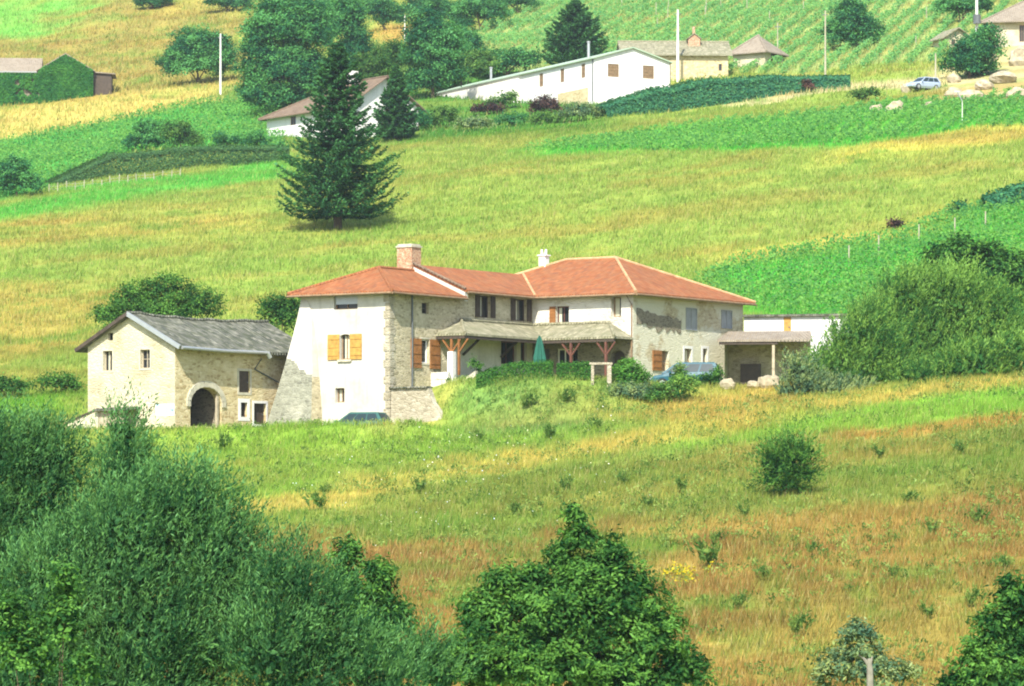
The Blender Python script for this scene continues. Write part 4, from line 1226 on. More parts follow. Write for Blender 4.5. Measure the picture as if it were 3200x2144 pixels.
# ================================================================== the old barn
bn = Bld('stone_barn', 'old stone barn with grey tiled gable roof and dark arched doorway', 'barn', ((400 - U0) * 213 / F, 213.0, 4.6), -36)
BWd, BL = 6.5, 11.6
ze, zr = bn.on((0, 0), FR, 400, 785)[1], bn.on((-BWd / 2, 0), FR, 292, 722)[1]
G0 = (-BWd, 0)
gops = [W_(bn, G0, FR, (236, 802, 257, 848), frame='wood_grey', mull=(2, 1), surr='stone_cut', surw=0.1, curtain=(0.3, 0.52), fw=0.05), W_(bn, G0, FR, (321, 799, 343, 842), frame='wood_grey', mull=(2, 2), surr='stone_cut', surw=0.1, fw=0.05),
        W_(bn, G0, FR, (247, 761, 258, 778), frame='wood_dark', mull=(1, 1), fw=0.03), W_(bn, G0, FR, (356, 923, 398, 950), kind='door', frame='blue_paint', dep=0.1)]
wm = MB()
for q in gops: q['r'] = (q['r'][0], q['r'][1], q['r'][2], q['r'][3])
facade(bn, wm, G0, FR, BWd, -2, ze, gops[:2] + gops[3:])
gv = gops[2]; gv['r'] = (gv['r'][0], gv['r'][1], max(gv['r'][2], ze + 0.03), gv['r'][3])
gable_tri(bn, wm, G0, FR, BWd, ze, zr, gv)
wm.poly([(-BWd, BL, -2), (-BWd, 0, -2), (-BWd, 0, ze), (-BWd, BL, ze)])
wm.build('wall', M['cream'], bn.root)['label'] = 'sunlit cream gable wall'
rops = [W_(bn, (0, 0), RT, (435, 886, 506, 975), arch=0.9, kind='cavity', dep=0.45, deep=3.5),
        W_(bn, (0, 0), RT, (546, 848, 571, 897), kind='door', frame='wood_dark', surr='stone_cut', surw=0.14, dep=0.2),
        W_(bn, (0, 0), RT, (550, 920, 565, 953), frame='wood_dark', mull=(1, 1), surr='whitepaint', surw=0.22), W_(bn, (0, 0), RT, (580, 922, 608, 970), kind='door', frame='wood_dark', surr='whitepaint', surw=0.14)]
wm = MB(); facade(bn, wm, (0, 0), RT, BL, -2, ze, rops)
wm.poly([(0, BL, -2), (-BWd, BL, -2), (-BWd, BL, ze), (-BWd / 2, BL, zr), (0, BL, ze)])
wm.build('wall', M['stone_gold'], bn.root)['label'] = 'golden rubble side wall'
k = MB()
for i in range(13):
    a = PI * i / 12; w_ = (rops[0]['r'][1] - rops[0]['r'][0]) / 2; c_ = (rops[0]['r'][1] + rops[0]['r'][0]) / 2; sp = rops[0]['r'][3] - 0.9
    p0 = Vector((0.02, c_ + math.cos(a) * (w_ + 0.02), sp + math.sin(a) * 0.93)); p1 = Vector((0.02, c_ + math.cos(a) * (w_ + 0.34), sp + math.sin(a) * 1.27))
    k.bar(p0, p1, 0.1, 0.36)
k.build('arch_stones', M['stone_cut'], bn.root)
k = MB(); y_ = bn.on((0, 0), RT, 499, 930)[0]
k.box((-0.1, y_, 1.2), (0.12, 0.16, 2.4)); k.build('door_post', M['wood_grey'], bn.root)
k = MB(); a_, c_ = rops[0]['r'][0], rops[0]['r'][1]
for i in range(5):
    q = a_ + (c_ - a_) * (i + 0.5) / 5 * 0.62 + 0.25
    k.box((-2.2, q, 0.9), (0.05, 0.22, 1.9))
k.build('gate', M['grey_paint'], bn.root)
# shallow-sagging roof
ov, eo = 0.32, 0.62; sl = (zr - ze) / (BWd / 2); zo = ze - sl * eo
sag = lambda y: -0.16 * math.sin(PI * max(0, min(1, y / BL))) + 0.04 * math.sin(y * 2.1)
P = []
nn = 12; ys = [-ov + (BL + 2 * ov) * i / nn for i in range(nn + 1)]
for i in range(nn):
    a, c = ys[i], ys[i + 1]
    P.append([(eo, a, zo + sag(a) * .4), (eo, c, zo + sag(c) * .4), (-BWd / 2, c, zr + sag(c)), (-BWd / 2, a, zr + sag(a))])
    P.append([(-BWd - eo, c, zo), (-BWd - eo, a, zo), (-BWd / 2, a, zr + sag(a)), (-BWd / 2, c, zr + sag(c))])
br_ = roof_polys([[Vector(q) + Vector((0, 0, 0.15)) for q in p] for p in P], M['tile_grey'], bn.root, 0.16)
ridge_caps([((-BWd / 2, ys[i], zr + sag(ys[i]) + 0.17), (-BWd / 2, ys[i + 1], zr + sag(ys[i + 1]) + 0.17)) for i in range(nn)], M['tile_grey'], br_, 0.11)
k = MB(); k.bar((eo + 0.02, -ov - 0.03, zo + 0.08), (-BWd / 2, -ov - 0.03, zr + 0.1), 0.1, 0.24); k.build('bargeboard', M['zinc'], bn.root)
k = MB(); k.bar((-BWd - eo - 0.02, -ov - 0.03, zo + 0.08), (-BWd / 2, -ov - 0.03, zr + 0.1), 0.1, 0.2); k.build('bargeboard', M['wood_dark'], bn.root)
yg = bn.on((eo, 0), RT, 609, 788)[0]
k = MB(); k.tube([(eo + 0.08, -0.2, zo + 0.06), (eo + 0.08, yg * 0.5, zo), (eo + 0.08, yg, zo + 0.02)], 0.09, 8); k.tube([(eo + 0.08, yg, zo + 0.02), (eo + 0.1, yg + 0.2, zo - 0.25)], 0.13, 8)
k.build('gutter', M['zinc'], bn.root)
k = MB(); k.tube([(eo - 0.1, yg - 0.3, zo - 0.3), (0.08, yg - 0.4, zo - 0.9), (0.08, yg + 2.2, zo - 1.75)], 0.04, 6); k.build('downpipe', M['metal_dark'], bn.root)
# outshot at the foot of the gable
s0 = bn.on(G0, FR, 260, 940)[0] - BWd; s1 = bn.on(G0, FR, 318, 940)[0] - BWd; sA = bn.on(G0, FR, 186, 965)[0] - BWd; zp = bn.on(G0, FR, 290, 936)[1]; zq = bn.on(G0, FR, 186, 970)[1]
pc = Bld('cellar_porch', 'small cream stair wall and wooden cellar hood at foot of barn gable', 'porch', bn.o[:], -36)
k = MB()
tri = [(sA, zq - 1.5), (s0, zq - 1.5), (s0, zp - 0.02), (sA, zq)]
f0 = [(x, -1.3, z) for x, z in tri]; f1 = [(x, -0.9, z) for x, z in tri]
k.poly(f0); k.poly(f1[::-1])
for i in range(4): k.poly([f0[(i + 1) % 4], f0[i], f1[i], f1[(i + 1) % 4]])
k.build('stair_wall', M['cream'], pc.root)
k = MB(); k.bar((sA, -1.12, zq + 0.04), (s0, -1.12, zp + 0.02), 0.5, 0.09); k.build('coping', M['wood_dark'], pc.root)
k = MB(); k.slab([(s0 - 0.12, -1.6, zp), (s1 + 0.12, -1.6, zp), (s1 + 0.12, -0.01, zp + 0.14), (s0 - 0.12, -0.01, zp + 0.14)], 0.1); k.build('hood', M['tile_grey'], pc.root)
k = MB(); k.box(((s0 + s1) / 2, -1.25, zp - 0.95), (s1 - s0 - 0.1, 0.06, 1.7))
for i in range(7): k.box((s0 + (s1 - s0) * (i + 0.5) / 7, -1.29, zp - 0.95), (0.025, 0.03, 1.7))
k.build('gate', M['wood_grey'], pc.root)

# ================================================================== annex and open shed right of the house
ax = Bld('annex', 'low white annex with a row of grey roof tiles right of the house', 'building', ((1700 - U0) * 238 / F, 238.0, 8.4), -12)
za = ax.on((0, 0), FR, 1800, 723)[1]
gable_shell(ax, 0, 9.5, 0, 5, -2, za, za + 0.14, 'whitepaint', 'tile_grey', ridge='x', over=0.22,
            ops={'front': [W_(ax, (0, 0), FR, (1791, 722.5, 1808, 768), kind='door', frame='wood_yellow', dep=0.08)]}, capmat=None)
NOGRASS.append([ax.world(x, y)[:2] for x, y in ((0, 0), (9.5, 0), (9.5, 5), (0, 5))])
shd = Bld('open_shed', 'open lean-to shed with pale tiled roof and dark inside', 'shed', ((1655 - U0) * 230 / F, 230.0, 7.6), -8)
z1, z0 = shd.on((0, 2.8), FR, 1720, 757)[1], shd.on((0, 0), FR, 1700, 777)[1]
roof_polys([[(-0.4, -0.2, z0), (3.2, -0.2, z0), (5.0, 2.8, z1), (0.0, 2.8, z1)], [(3.2, -0.2, z0), (5.2, 1.0, z0 + 0.05), (5.0, 2.8, z1)]], M['tile_pale'], shd.root, 0.12)
k = MB(); k.poly([(0, 2.75, -1), (5, 2.75, -1), (5, 2.75, z1 - .1), (0, 2.75, z1 - .1)]); k.poly([(0, 2.75, -1), (0, 0.2, -1), (0, 0.2, z0), (0, 2.75, z1 - .1)]); k.build('wall', M['stone_house'], shd.root)
k = MB(); k.bar((-0.3, -0.05, z0 - 0.2), (3.2, -0.05, z0 - 0.2), 0.16); k.build('beam', M['wood_dark'], shd.root)
for x in (2.95,):
    k = MB(); k.box((x, 0, z0 / 2 - 0.6), (0.16, 0.16, z0 + 0.9)); k.build('post', M['wood_grey'], shd.root)
k = MB(); k.box((1.4, 2.3, 0.5), (1.2, 0.5, 2.2)); k.build('cupboard', M['wood_dark'], shd.root)
# ================================================================== cars
def car(name, label, loc, deg, L, Wd, Hh, paint, van=False):
    root = tag(empty(name, loc, R(deg)), label, 'car')
    hw = Wd / 2; mb = MB()
    k = Hh / 1.5
    st = [(0.0, 0.42, 0.90, 0.86), (0.015, 0.3, 0.95, 0.93), (0.12, 0.2, 0.97, 1.0), (0.45, 0.18, 0.95, 1.0), (0.70, 0.18, 0.92, 1.0), (0.80, 0.2, 0.86, 0.98),
          (0.93, 0.22, 0.74, 0.92), (0.985, 0.28, 0.62, 0.82), (1.0, 0.36, 0.5, 0.7)]
    rings = []
    for f, zb, zt, wf in st:
        x = (f - 0.5) * L; w_ = hw * wf; zb *= k; zt *= k
        rings.append([Vector(p) for p in ((x, -w_ * .9, zb), (x, -w_, zb + (zt - zb) * .3), (x, -w_, zb + (zt - zb) * .75), (x, -w_ * .93, zt - .02), (x, -w_ * .5, zt + .02), (x, w_ * .5, zt + .02), (x, w_ * .93, zt - .02), (x, w_, zb + (zt - zb) * .75), (x, w_, zb + (zt - zb) * .3), (x, w_ * .9, zb))])
    for a, c in zip(rings, rings[1:]):
        for i in range(10):
            j = (i + 1) % 10; mb.poly([a[i], c[i], c[j], a[j]], True)
    mb.poly(rings[0]); mb.poly(rings[-1][::-1])
    rr, rf_, wb = (0.06, 0.60, 0.83) if van else (0.10, 0.52, 0.73)
    zt = 0.93 * k; b0, b1 = (-0.49 * L, (wb - 0.5) * L)
    t0, t1 = (rr - 0.5) * L, (rf_ - 0.5) * L
    bw, tw_ = hw * 0.93, hw * 0.74
    lo = [Vector((b0, -bw, zt)), Vector((b1, -bw, zt - .06)), Vector((b1, bw, zt - .06)), Vector((b0, bw, zt))]
    hi = [Vector((t0, -tw_, Hh)), Vector((t1, -tw_, Hh)), Vector((t1, tw_, Hh)), Vector((t0, tw_, Hh))]
    mid = [a + (c - a) * 0.93 for a, c in zip(lo, hi)]
    top = [Vector((p.x * 0.94 + 0.02 * L * 0, p.y * 0.9, Hh)) for p in hi]
    for a, c in ((lo, mid), (mid, top)):
        for i in range(4):
            j = (i + 1) % 4; mb.poly([a[i], a[j], c[j], c[i]])
    mb.poly(top)
    body = mb.build('body', M[paint], root)

    def pane(a, b_, c, d, name='window', mat='car_glass', off=0.012, f=(0.07, 0.93, 0.12, 0.92)):
        n = (b_ - a).cross(d - a).normalized()
        if n.dot((a + b_ + c + d) / 4 - Vector((0, 0, Hh * .7))) < 0: n = -n
        q = lambda s, t: (a + (b_ - a) * s) * (1 - t) + (d + (c - d) * s) * t + n * off
        g = MB(); g.poly([q(f[0], f[2]), q(f[1], f[2]), q(f[1], f[3]), q(f[0], f[3])]); g.build(name, M[mat], root)
    for i, j in ((0, 1), (2, 3)):
        a, b_, c, d = lo[i], lo[j], mid[j], mid[i]
        for s0, s1 in ((0.06, 0.32), (0.35, 0.63), (0.66, 0.92)): pane(a, b_, c, d, f=(s0, s1, 0.1, 0.9))
    pane(lo[1], lo[2], mid[2], mid[1], 'windscreen'); pane(lo[3], lo[0], mid[0], mid[3], 'rear_window', f=(0.08, 0.92, 0.15, 0.9))
    for s in (-1, 1):
        g = MB(); g.box((0.478 * L, s * hw * 0.62, 0.56 * k), (0.08, 0.32, 0.15)); g.build('headlight', M['lamp_lens'], root)
        g = MB(); g.box((-0.498 * L, s * hw * 0.74, 0.72 * k), (0.05, 0.18, 0.3)); g.build('tail_light', M['lamp_red'], root)
        g = MB(); g.box((0.20 * L, s * (hw + 0.08), 0.95 * k), (0.12, 0.2, 0.14)); g.build('mirror', M[paint], root)
        for f in (-0.31, 0.31):
            g = MB(); g.tube([(f * L, s * (hw - 0.19), 0.31), (f * L, s * (hw + 0.01), 0.31)], 0.31, 18); wh = g.build('wheel', M['tyre'], root)
            g = MB(); g.tube([(f * L, s * (hw - 0.02), 0.31), (f * L, s * (hw + 0.02), 0.31)], 0.19, 12); g.build('rim', M['zinc'], wh)
    return root


PADS_PARK = 7.2
cx, cy = 9.9, 219.3
car('people_carrier', 'teal blue people carrier parked facing left behind bushes near the house', (cx, cy, float(H(cx, cy))), 180 - 8, 4.0, 1.7, 1.52, 'car_teal', True)
y_ = 212.6; x_ = (812 - U0) * y_ / F
car('parked_car', 'dark green car half hidden by grass below the white tower', (x_, y_, float(H(x_, y_)) - 0.22), 160, 3.9, 1.62, 1.42, 'car_dark')
y_ = gy(2108, 207); x_ = (2108 - U0) * y_ / F
car('parked_car', 'pale silver car on the track by the rocky bank at top right', (x_, y_, float(H(x_, y_))), 215, 4.0, 1.65, 1.42, 'car_silver')

# ================================================================== terrace things
y_ = 220.0; x_ = (1233 - U0) * y_ / F; zt_ = (VH - 768) * y_ / F; zg = float(H(x_, y_))
ps = tag(empty('parasol', (x_, y_, zg)), 'closed dark green parasol standing on the terrace by the porch', 'parasol'); h_ = zt_ - zg
k = MB(); k.tube([(0, 0, 0), (0, 0, h_)], 0.03, 8); k.build('pole', M['wood_brown'], ps)
k = MB(); n = 12; prof = [(h_ - 0.02, 0.03), (h_ - 0.25, 0.12), (h_ - 0.8, 0.22), (h_ - 1.35, 0.31), (h_ - 1.75, 0.27)]
ring = lambda z, r: [Vector((math.cos(2 * PI * i / 24) * r * (1 + 0.22 * (i % 2)), math.sin(2 * PI * i / 24) * r * (1 + 0.22 * (i % 2)), z + 0.05 * (i % 2))) for i in range(24)]
rs = [ring(z, r) for z, r in prof]
for a, c in zip(rs, rs[1:]):
    for i in range(24): k.poly([a[i], c[i], c[(i + 1) % 24], a[(i + 1) % 24]])
k.build('canopy', M['cloth_green'], ps)
k = MB(); k.box((0, 0, 0.05), (0.5, 0.5, 0.1)); k.build('base', M['stone_cut'], ps)

y_ = 214.6; zt_ = (VH - 831) * y_ / F
xa_, xb_ = (1354 - U0) * y_ / F, (1392 - U0) * y_ / F
gz = float(H(xa_, y_)); gw = tag(empty('stone_gateway', ((xa_ + xb_) / 2, y_, gz)), 'small white stone gateway of two posts and a lintel on the bank', 'gateway')
hgt = zt_ - gz
for x, zlow, w_ in ((xa_ - (xa_ + xb_) / 2, -0.2, 0.16), (xb_ - (xa_ + xb_) / 2, -1.2, 0.24)):
    k = MB(); k.box((x, 0, (hgt - 0.1 + zlow) / 2), (w_, 0.28, hgt - 0.1 - zlow)); k.build('post', M['stone_beige'], gw)
k = MB(); k.box((0, 0, hgt), (xb_ - xa_ + 0.36, 0.3, 0.13)); k.build('lintel', M['stone_beige'], gw)


def rock(name, label, u, vb, wpx, hpx, group=None, seed=0, y=None):
    y = y or gy(u, vb); s = F / y; x = (u - U0) / s
    bm_v, bm_f = [], []
    n1, n2 = 12, 7
    mb = MB(); ring_ = []
    for j in range(n2 + 1):
        th = PI * j / n2
        rr_ = []
        for i in range(n1):
            ph = 2 * PI * i / n1
            dv = Vector((math.sin(th) * math.cos(ph), math.sin(th) * math.sin(ph), math.cos(th)))
            f = 0.75 + 0.5 * float(vnoise(dv.x * 1.7 + seed * 3.1, dv.y * 1.7 + dv.z * 2.3 + seed, 12))
            rr_.append(Vector((dv.x * wpx / 2 / s * f, dv.y * wpx / 2.4 / s * f, (dv.z * 0.62 + 0.30) * hpx / s * f)))
        ring_.append(rr_)
    for j in range(n2):
        for i in range(n1):
            mb.poly([ring_[j][i], ring_[j + 1][i], ring_[j + 1][(i + 1) % n1], ring_[j][(i + 1) % n1]])
    ob = mb.build(name, M['rock'], None, (x, y, float(H(x, y))))
    return tag(ob, label, 'rock', group)


for i, (u, v, w_, h_, l) in enumerate([(1662, 892, 34, 24, 'pale boulder at the left end of the rock heap by the shed'), (1692, 886, 44, 28, 'broad pale boulder highest in the rock heap by the shed'),
                                       (1722, 890, 34, 20, 'squat pale boulder under the spiky plant by the shed'), (1757, 888, 52, 30, 'large pale boulder at right of the rock heap by the willow'),
                                       (1705, 868, 60, 16, 'long flat pale rock at the back of the heap by the shed'), (1535, 905, 22, 18, 'small whitish rock among the low bushes below the parked carrier')]):
    rock('boulder', l, u, v, w_, h_, 'pale rocks below the house', i)
for i, (u, v, w_, h_, l) in enumerate([(2044, 262, 52, 34, 'broad pale rock pile in the green strip at top right'), (2003, 260, 34, 22, 'smaller pale rock left of the broad rock pile'), (2120, 247, 34, 14, 'low pale rock right of the broad rock pile'),
                                       (2215, 232, 60, 30, 'pale rock outcrop at foot of the bank at right edge'), (2180, 222, 40, 22, 'pale rock beside the lamp post on the bank'),
                                       (2072, 212, 26, 26, 'whitish block standing left of the silver car'), (2328, 150, 50, 46, 'whitish boulder under the stone house at right edge'),
                                       (2262, 140, 40, 22, 'pale rock at top of bank below the stone house'), (2290, 190, 70, 26, 'long pale ledge of rock across the dry bank'),
                                       (2225, 172, 44, 20, 'pale rock under the foot of the transformer pole'), (2250, 205, 46, 22, 'pale rock low in the middle of the dry bank'),
                                       (2322, 225, 50, 26, 'pale rock at lower right end of the dry bank'), (2180, 190, 30, 22, 'pale rock right of the short wooden pole')]):
    rock('rock', l, u, v, w_, h_, 'pale rocks on the upper slope', i + 20)

# ================================================================== far buildings
FRl = (1, 0)


def far(name, label, u, v, deg, cat='house', y=None, group=None):
    y = y or gy(u, v); x = (u - U0) * y / F
    return Bld(name, label, cat, (x, y, (VH - v) * y / F), deg, group)


# long white house on the slope
wh = far('long_house', 'long white house with low pale green roof and brown shutters', 1358, 232, 27, y=434.0)
ze = wh.on((0, 0), FRl, 1358, 133)[1]; wG = wh.on((0, 0), FRl, 1530, 150)[0]; lL = wh.on((0, 0), (0, 1), 988, 220)[0]
zr = wh.on((wG / 2, 0), FRl, 1440, 110)[1]
fo = [W_(wh, (0, 0), FRl, (1389, 146, 1414, 176), frame='wood_brown', pane='wood_brown', mull=(2, 4), dep=0.1), W_(wh, (0, 0), FRl, (1469, 150, 1494, 180), frame='wood_brown', pane='wood_brown', mull=(2, 4), dep=0.1)]
lo_ = [W_(wh, (0, 0), (0, 1), bx, frame='wood_brown', pane='wood_brown', mull=(2, 3), dep=0.12) for bx in ((1233, 168, 1241, 198), (1281, 157, 1289, 188), (1329, 146, 1337, 178))]
lo_.append(W_(wh, (0, 0), (0, 1), (1277, 214, 1296, 246), frame='wood_brown', kind='door', dep=0.3))
for q in lo_: a_, c_ = q['r'][0], q['r'][1]; q['r'] = (lL - c_, lL - a_, q['r'][2], q['r'][3])
gable_shell(wh, 0, wG, 0, lL, -6, ze, zr, 'whitepaint', 'sheet_green', 'y', 0.3, {'front': fo, 'left': lo_})
k = MB(); ym_ = wh.on((0, 0), (0, 1), 1187, 230)[0]
k.box((-0.16, (ym_ + lL) / 2, ze / 2 - 3), (0.3, lL - ym_, ze + 5.2)); k.build('cladding', M['cladding'], wh.root)
s0, s1 = wh.on((0, 0), (0, 1), 1344, 225)[0], wh.on((0, 0), (0, 1), 1277, 225)[0]
k = MB(); k.box((-0.05, (s0 + s1) / 2, wh.on((0, 0), (0, 1), 1310, 208)[1] - 3), (0.16, s1 - s0, 6)); k.build('basement_wall', M['stone_gold'], wh.root)
k = MB(); k.tube([(-0.06, 0.3, 0), (-0.06, 0.3, ze)], 0.07, 6); k.tube([(wG + .06, -0.05, 0), (wG + .06, -0.05, ze)], 0.06, 6); k.build('downpipe', M['metal_dark'], wh.root)
for u, v0, v1, x_ in ((1345, 97, 132, 1.2), (1122, 156, 182, 1.2)):
    s = wh.on((x_, 0), (0, 1), u, v1); zt_ = wh.on((x_, 0), (0, 1), u, v0)[1]
    k = MB(); k.tube([(x_, s[0], s[1] - 1.0), (x_, s[0], zt_)], 0.16, 8); k.tube([(x_, s[0], zt_), (x_, s[0], zt_ + 0.12)], 0.22, 8); k.build('chimney_pipe', M['zinc'], wh.root)

# house half hidden behind the big conifer
hh = far('hillside_house', 'white house with brown tiled roof half hidden behind the big conifer', 800, 325, 36)
ze = hh.on((0, 0), FRl, 800, 236)[1]; wG = hh.on((0, 0), FRl, 956, 250)[0]; lL = hh.on((0, 0), (0, 1), 610, 270)[0]; zr = hh.on((wG / 2, 0), FRl, 874, 178)[1]
q = W_(hh, (0, 0), (0, 1), (664, 266, 676, 286), frame='wood_brown', mull=(2, 1), dep=0.15); q['r'] = (lL - q['r'][1], lL - q['r'][0], *q['r'][2:])
gable_shell(hh, 0, wG, 0, lL, -6, ze, zr, 'whitepaint', 'tile_brown', 'y', 0.7,
            {'front': [W_(hh, (0, 0), FRl, (838, 215, 852, 238), frame='wood_brown', mull=(2, 1), dep=0.15), W_(hh, (0, 0), FRl, (905, 235, 925, 262), frame='wood_brown', mull=(2, 1), dep=0.15)], 'left': [q]}, capmat='tile_brown', hipb=lL * 0.55)
k = MB(); k.box((wG / 2 - 1.5, 4, zr + 0.3), (0.9, 0.9, 1.4)); k.build('chimney', M['whitepaint'], hh.root)

# ivy covered barn at the far left
iv = far('ivy_barn', 'ivy covered barn with pale tiled roofs at the far left', 88, 238, 4, 'barn')
ze = iv.on((0, 0), FRl, 88, 160)[1]; wG = iv.on((0, 0), FRl, 212, 190)[0]; zr = iv.on((0, 0), FRl, 149, 124)[1]
gable_shell(iv, 0, wG, 0, 9, -3, ze, zr, 'stone_dark', 'tile_pale', 'y', 0.25, {'front': [W_(iv, (0, 0), FRl, (196, 150, 206, 168), frame='wood_brown', mull=(2, 1), dep=0.15)]})
zl = iv.on((0, 1.5), FRl, 40, 165)[1]; zlr = iv.on((0, 4.0), FRl, 40, 133)[1]
gable_shell(iv, -9.5, -0.02, 1.5, 8.5, -3, zl, zlr, 'stone_dark', 'tile_pale', 'x', 0.3, {'front': [W_(iv, (-9.5, 1.5), FRl, (6, 178, 16, 198), frame='wood_brown', mull=(2, 1), dep=0.2)]}, wallname='wing_wall')
zx = iv.on((0, 1.0), FRl, 266, 169)[1]; x1 = iv.on((0, 1.0), FRl, 255, 190)[0]
k = MB(); facade(iv, k, (wG + 0.01, 0.6), FRl, x1 - wG, -3, zx); facade(iv, k, (x1, 0.6), (0, 1), 5, -3, zx); k.build('lean_to_wall', M['wood_dark'], iv.root)
roof_polys([[(wG + 0.25, 0.3, ze - 0.12), (x1 + 0.5, 0.3, zx), (x1 + 0.5, 5.8, zx), (wG + 0.25, 5.8, ze - 0.12)]], M['tile_pale'], iv.root, 0.14, 'lean_to_roof')
k = MB(); k.tube([(-9.6, 1.1, zl - 0.05), (-0.3, 1.1, zl - 0.05)], 0.1, 6); k.build('gutter', M['zinc'], iv.root)
n = 16000; t = RNG.random(n) * wG; zmax = ze + (zr - ze) * (1 - np.abs(t - wG / 2) / (wG / 2)); z = RNG.random(n) * (zmax + 0.6) - 0.6
keep = fbm(t / 1.3, z / 1.3, 71, 3) > 0.22
C1 = np.stack([t, -0.12 - 0.35 * fbm(t / 0.9, z / 0.9, 72, 2) * RNG.random(n), z], 1)[keep]
n2 = 12000; t2 = -RNG.random(n2) * 9.0; z2 = RNG.random(n2) * (zl + 0.5) - 0.6; kp = fbm(t2 / 1.5, z2 / 1.5, 75, 3) > 0.3
C2 = np.stack([t2, 1.5 - 0.1 - 0.4 * RNG.random(n2), z2], 1)[kp]
C = np.concatenate([C1, C2]); n = len(C)
Nn = unit(np.array([[-0.1, -0.9, 0.35]]) + RNG.normal(size=(n, 3)) * 0.5); D = unit(np.cross(Nn, rdirs(n)))
np_mesh('ivy', leaf_quads(C, D, Nn, RNG.uniform(0.2, 0.42, n), RNG.uniform(0.16, 0.3, n)), 4, M['ivy'], iv.root, tint=np.clip(0.35 + 0.5 * (fbm(C[:, 0] / 1.5, C[:, 2] / 1.5, 78, 3) - 0.4) + RNG.normal(0, 0.15, n), 0, 1))

# stone house with long tiled roof behind the white one, with its square pavilion
sh = far('stone_house', 'ochre stone house with sagging tiled roof behind the long white house', 1515, 186, 3, y=448.5)
ze = sh.on((0, 0), FRl, 1560, 124)[1]; wG = sh.on((0, 0), FRl, 1664, 150)[0]; zr = sh.on((0, 4), FRl, 1520, 98)[1]
gable_shell(sh, -4.5, wG, 0, 8, -3, ze, zr, 'stone_gold', 'tile_old', 'x', 0.5, {'front': [W_(sh, (-4.5, 0), FRl, (1642, 146, 1650, 162), frame='wood_brown', mull=(1, 1), dep=0.2)]}, capmat='tile_old')
s0, z0 = sh.on((0, 2.5), FRl, 1573, 106); s1, z1 = sh.on((0, 2.5), FRl, 1600, 88)
k = MB(); xm_ = (s0 + s1) / 2; zp = sh.on((0, 2.5), FRl, 1586, 77)[1]
facade(sh, k, (s0, 2.5), FRl, s1 - s0, z0 - 0.8, z1); k.poly([(s0, 2.5, z1), (s1, 2.5, z1), (xm_, 2.5, zp)]); facade(sh, k, (s1, 2.5), (0, 1), 1.5, z0 - .8, z1); facade(sh, k, (s0, 4), (0, -1), 1.5, z0 - .8, z1)
dm = k.build('dormer', M['brick'], sh.root)
roof_polys([[(s1 + .15, 2.35, z1), (s1 + .15, 4.3, z1), (xm_, 4.3, zp + .1), (xm_, 2.35, zp + .1)], [(s0 - .15, 4.3, z1), (s0 - .15, 2.35, z1), (xm_, 2.35, zp + .1), (xm_, 4.3, zp + .1)]], M['tile_old'], dm, 0.1, 'dormer_roof')
k = MB(); k.box((xm_, 3.2, zp + .4), (0.3, 0.3, 1.0)); k.build('chimney', M['brick'], sh.root)
pv = far('pavilion', 'square stone pavilion with pale pyramid roof at the vineyard foot', 1748, 152, -34, 'pavilion')
ze = pv.on((0, 0), FRl, 1748, 112)[1]; wL = -pv.on((0, 0), FRl, 1676, 120)[0]; wR = pv.on((0, 0), (0, 1), 1790, 120)[0]
zr = pv.on((-wL / 2, wR / 2), FRl, 1725, 84)[1]
wR = max(wR, 3.0)
gable_shell(pv, -wL, 0, 0, wR, -3, ze, zr, 'cream', 'tile_pale', 'x', 0.55, {'right': [W_(pv, (0, 0), (0, 1), (1762, 122, 1776, 140), kind='door', frame='wood_dark', dep=0.2)]}, hip=min(wL, wR) / 2 - 0.05, capmat='tile_pale')
# stone house at the right edge, with a shed
rh = far('stone_house', 'tall cream stone house cut by the right edge of the picture', 2258, 112, -12)
ze = rh.on((0, 0), FRl, 2300, 44)[1]
gable_shell(rh, 0, 11, 0, 9, -4, ze, ze + 2.6, 'cream', 'tile_pale', 'x', 0.8, {'front': [W_(rh, (0, 0), FRl, (2329, 57, 2341, 96), frame='wood_brown', mull=(2, 1), dep=0.2)]}, hip=4.0, capmat='tile_pale')
sd_ = far('garden_shed', 'small tiled garden shed behind the dark tree at top right', 2160, 112, 20, 'shed')
ze = sd_.on((0, 0), FRl, 2170, 84)[1]
gable_shell(sd_, 0, 3.2, 0, 3.2, -2, ze, ze + 1.0, 'cream', 'tile_old', 'y', 0.5, {'front': [W_(sd_, (0, 0), FRl, (2174, 90, 2183, 104), kind='door', frame='wood_dark', dep=0.1)]})

# ================================================================== poles, stakes, fence
def pole(label, u, vb, vt, r, mat='concrete', box=None, arm=None, name='utility_pole', cat='pole', group='utility poles on the hillside', y=None):
    y = y or gy(u, vb); x = (u - U0) * y / F; z = float(H(x, y)); h = (VH - vt) * y / F - z
    root = tag(empty(name, (x, y, z)), label, cat, group)
    k = MB(); k.tube([(0, 0, -0.5), (0, 0, h)], [r, r * 0.6], 8); k.build('post', M[mat], root)
    if box:
        k = MB(); zb = (VH - box[0]) * y / F - z; k.tube([(0, -0.3, zb - box[1]), (0, -0.3, zb + box[1])], box[1] * 0.85, 10); k.build('transformer', M['metal_dark'], root)
    if arm:
        k = MB(); k.tube([(0, 0, h - 0.05), (arm, 0, h + 0.75)], 0.05, 6); t_ = k.build('lamp_arm', M['zinc'], root)
        k = MB(); k.box((arm * 1.1, 0, h + 0.82), (0.5, 0.2, 0.14)); k.build('lamp_head', M['lamp_lens'], t_)
    elif not box and h > 4:
        k = MB(); k.bar((-0.35, 0, h - 0.5), (0.35, 0, h - 0.5), 0.09); k.build('crossarm', M['metal_dark'], root)
    return root


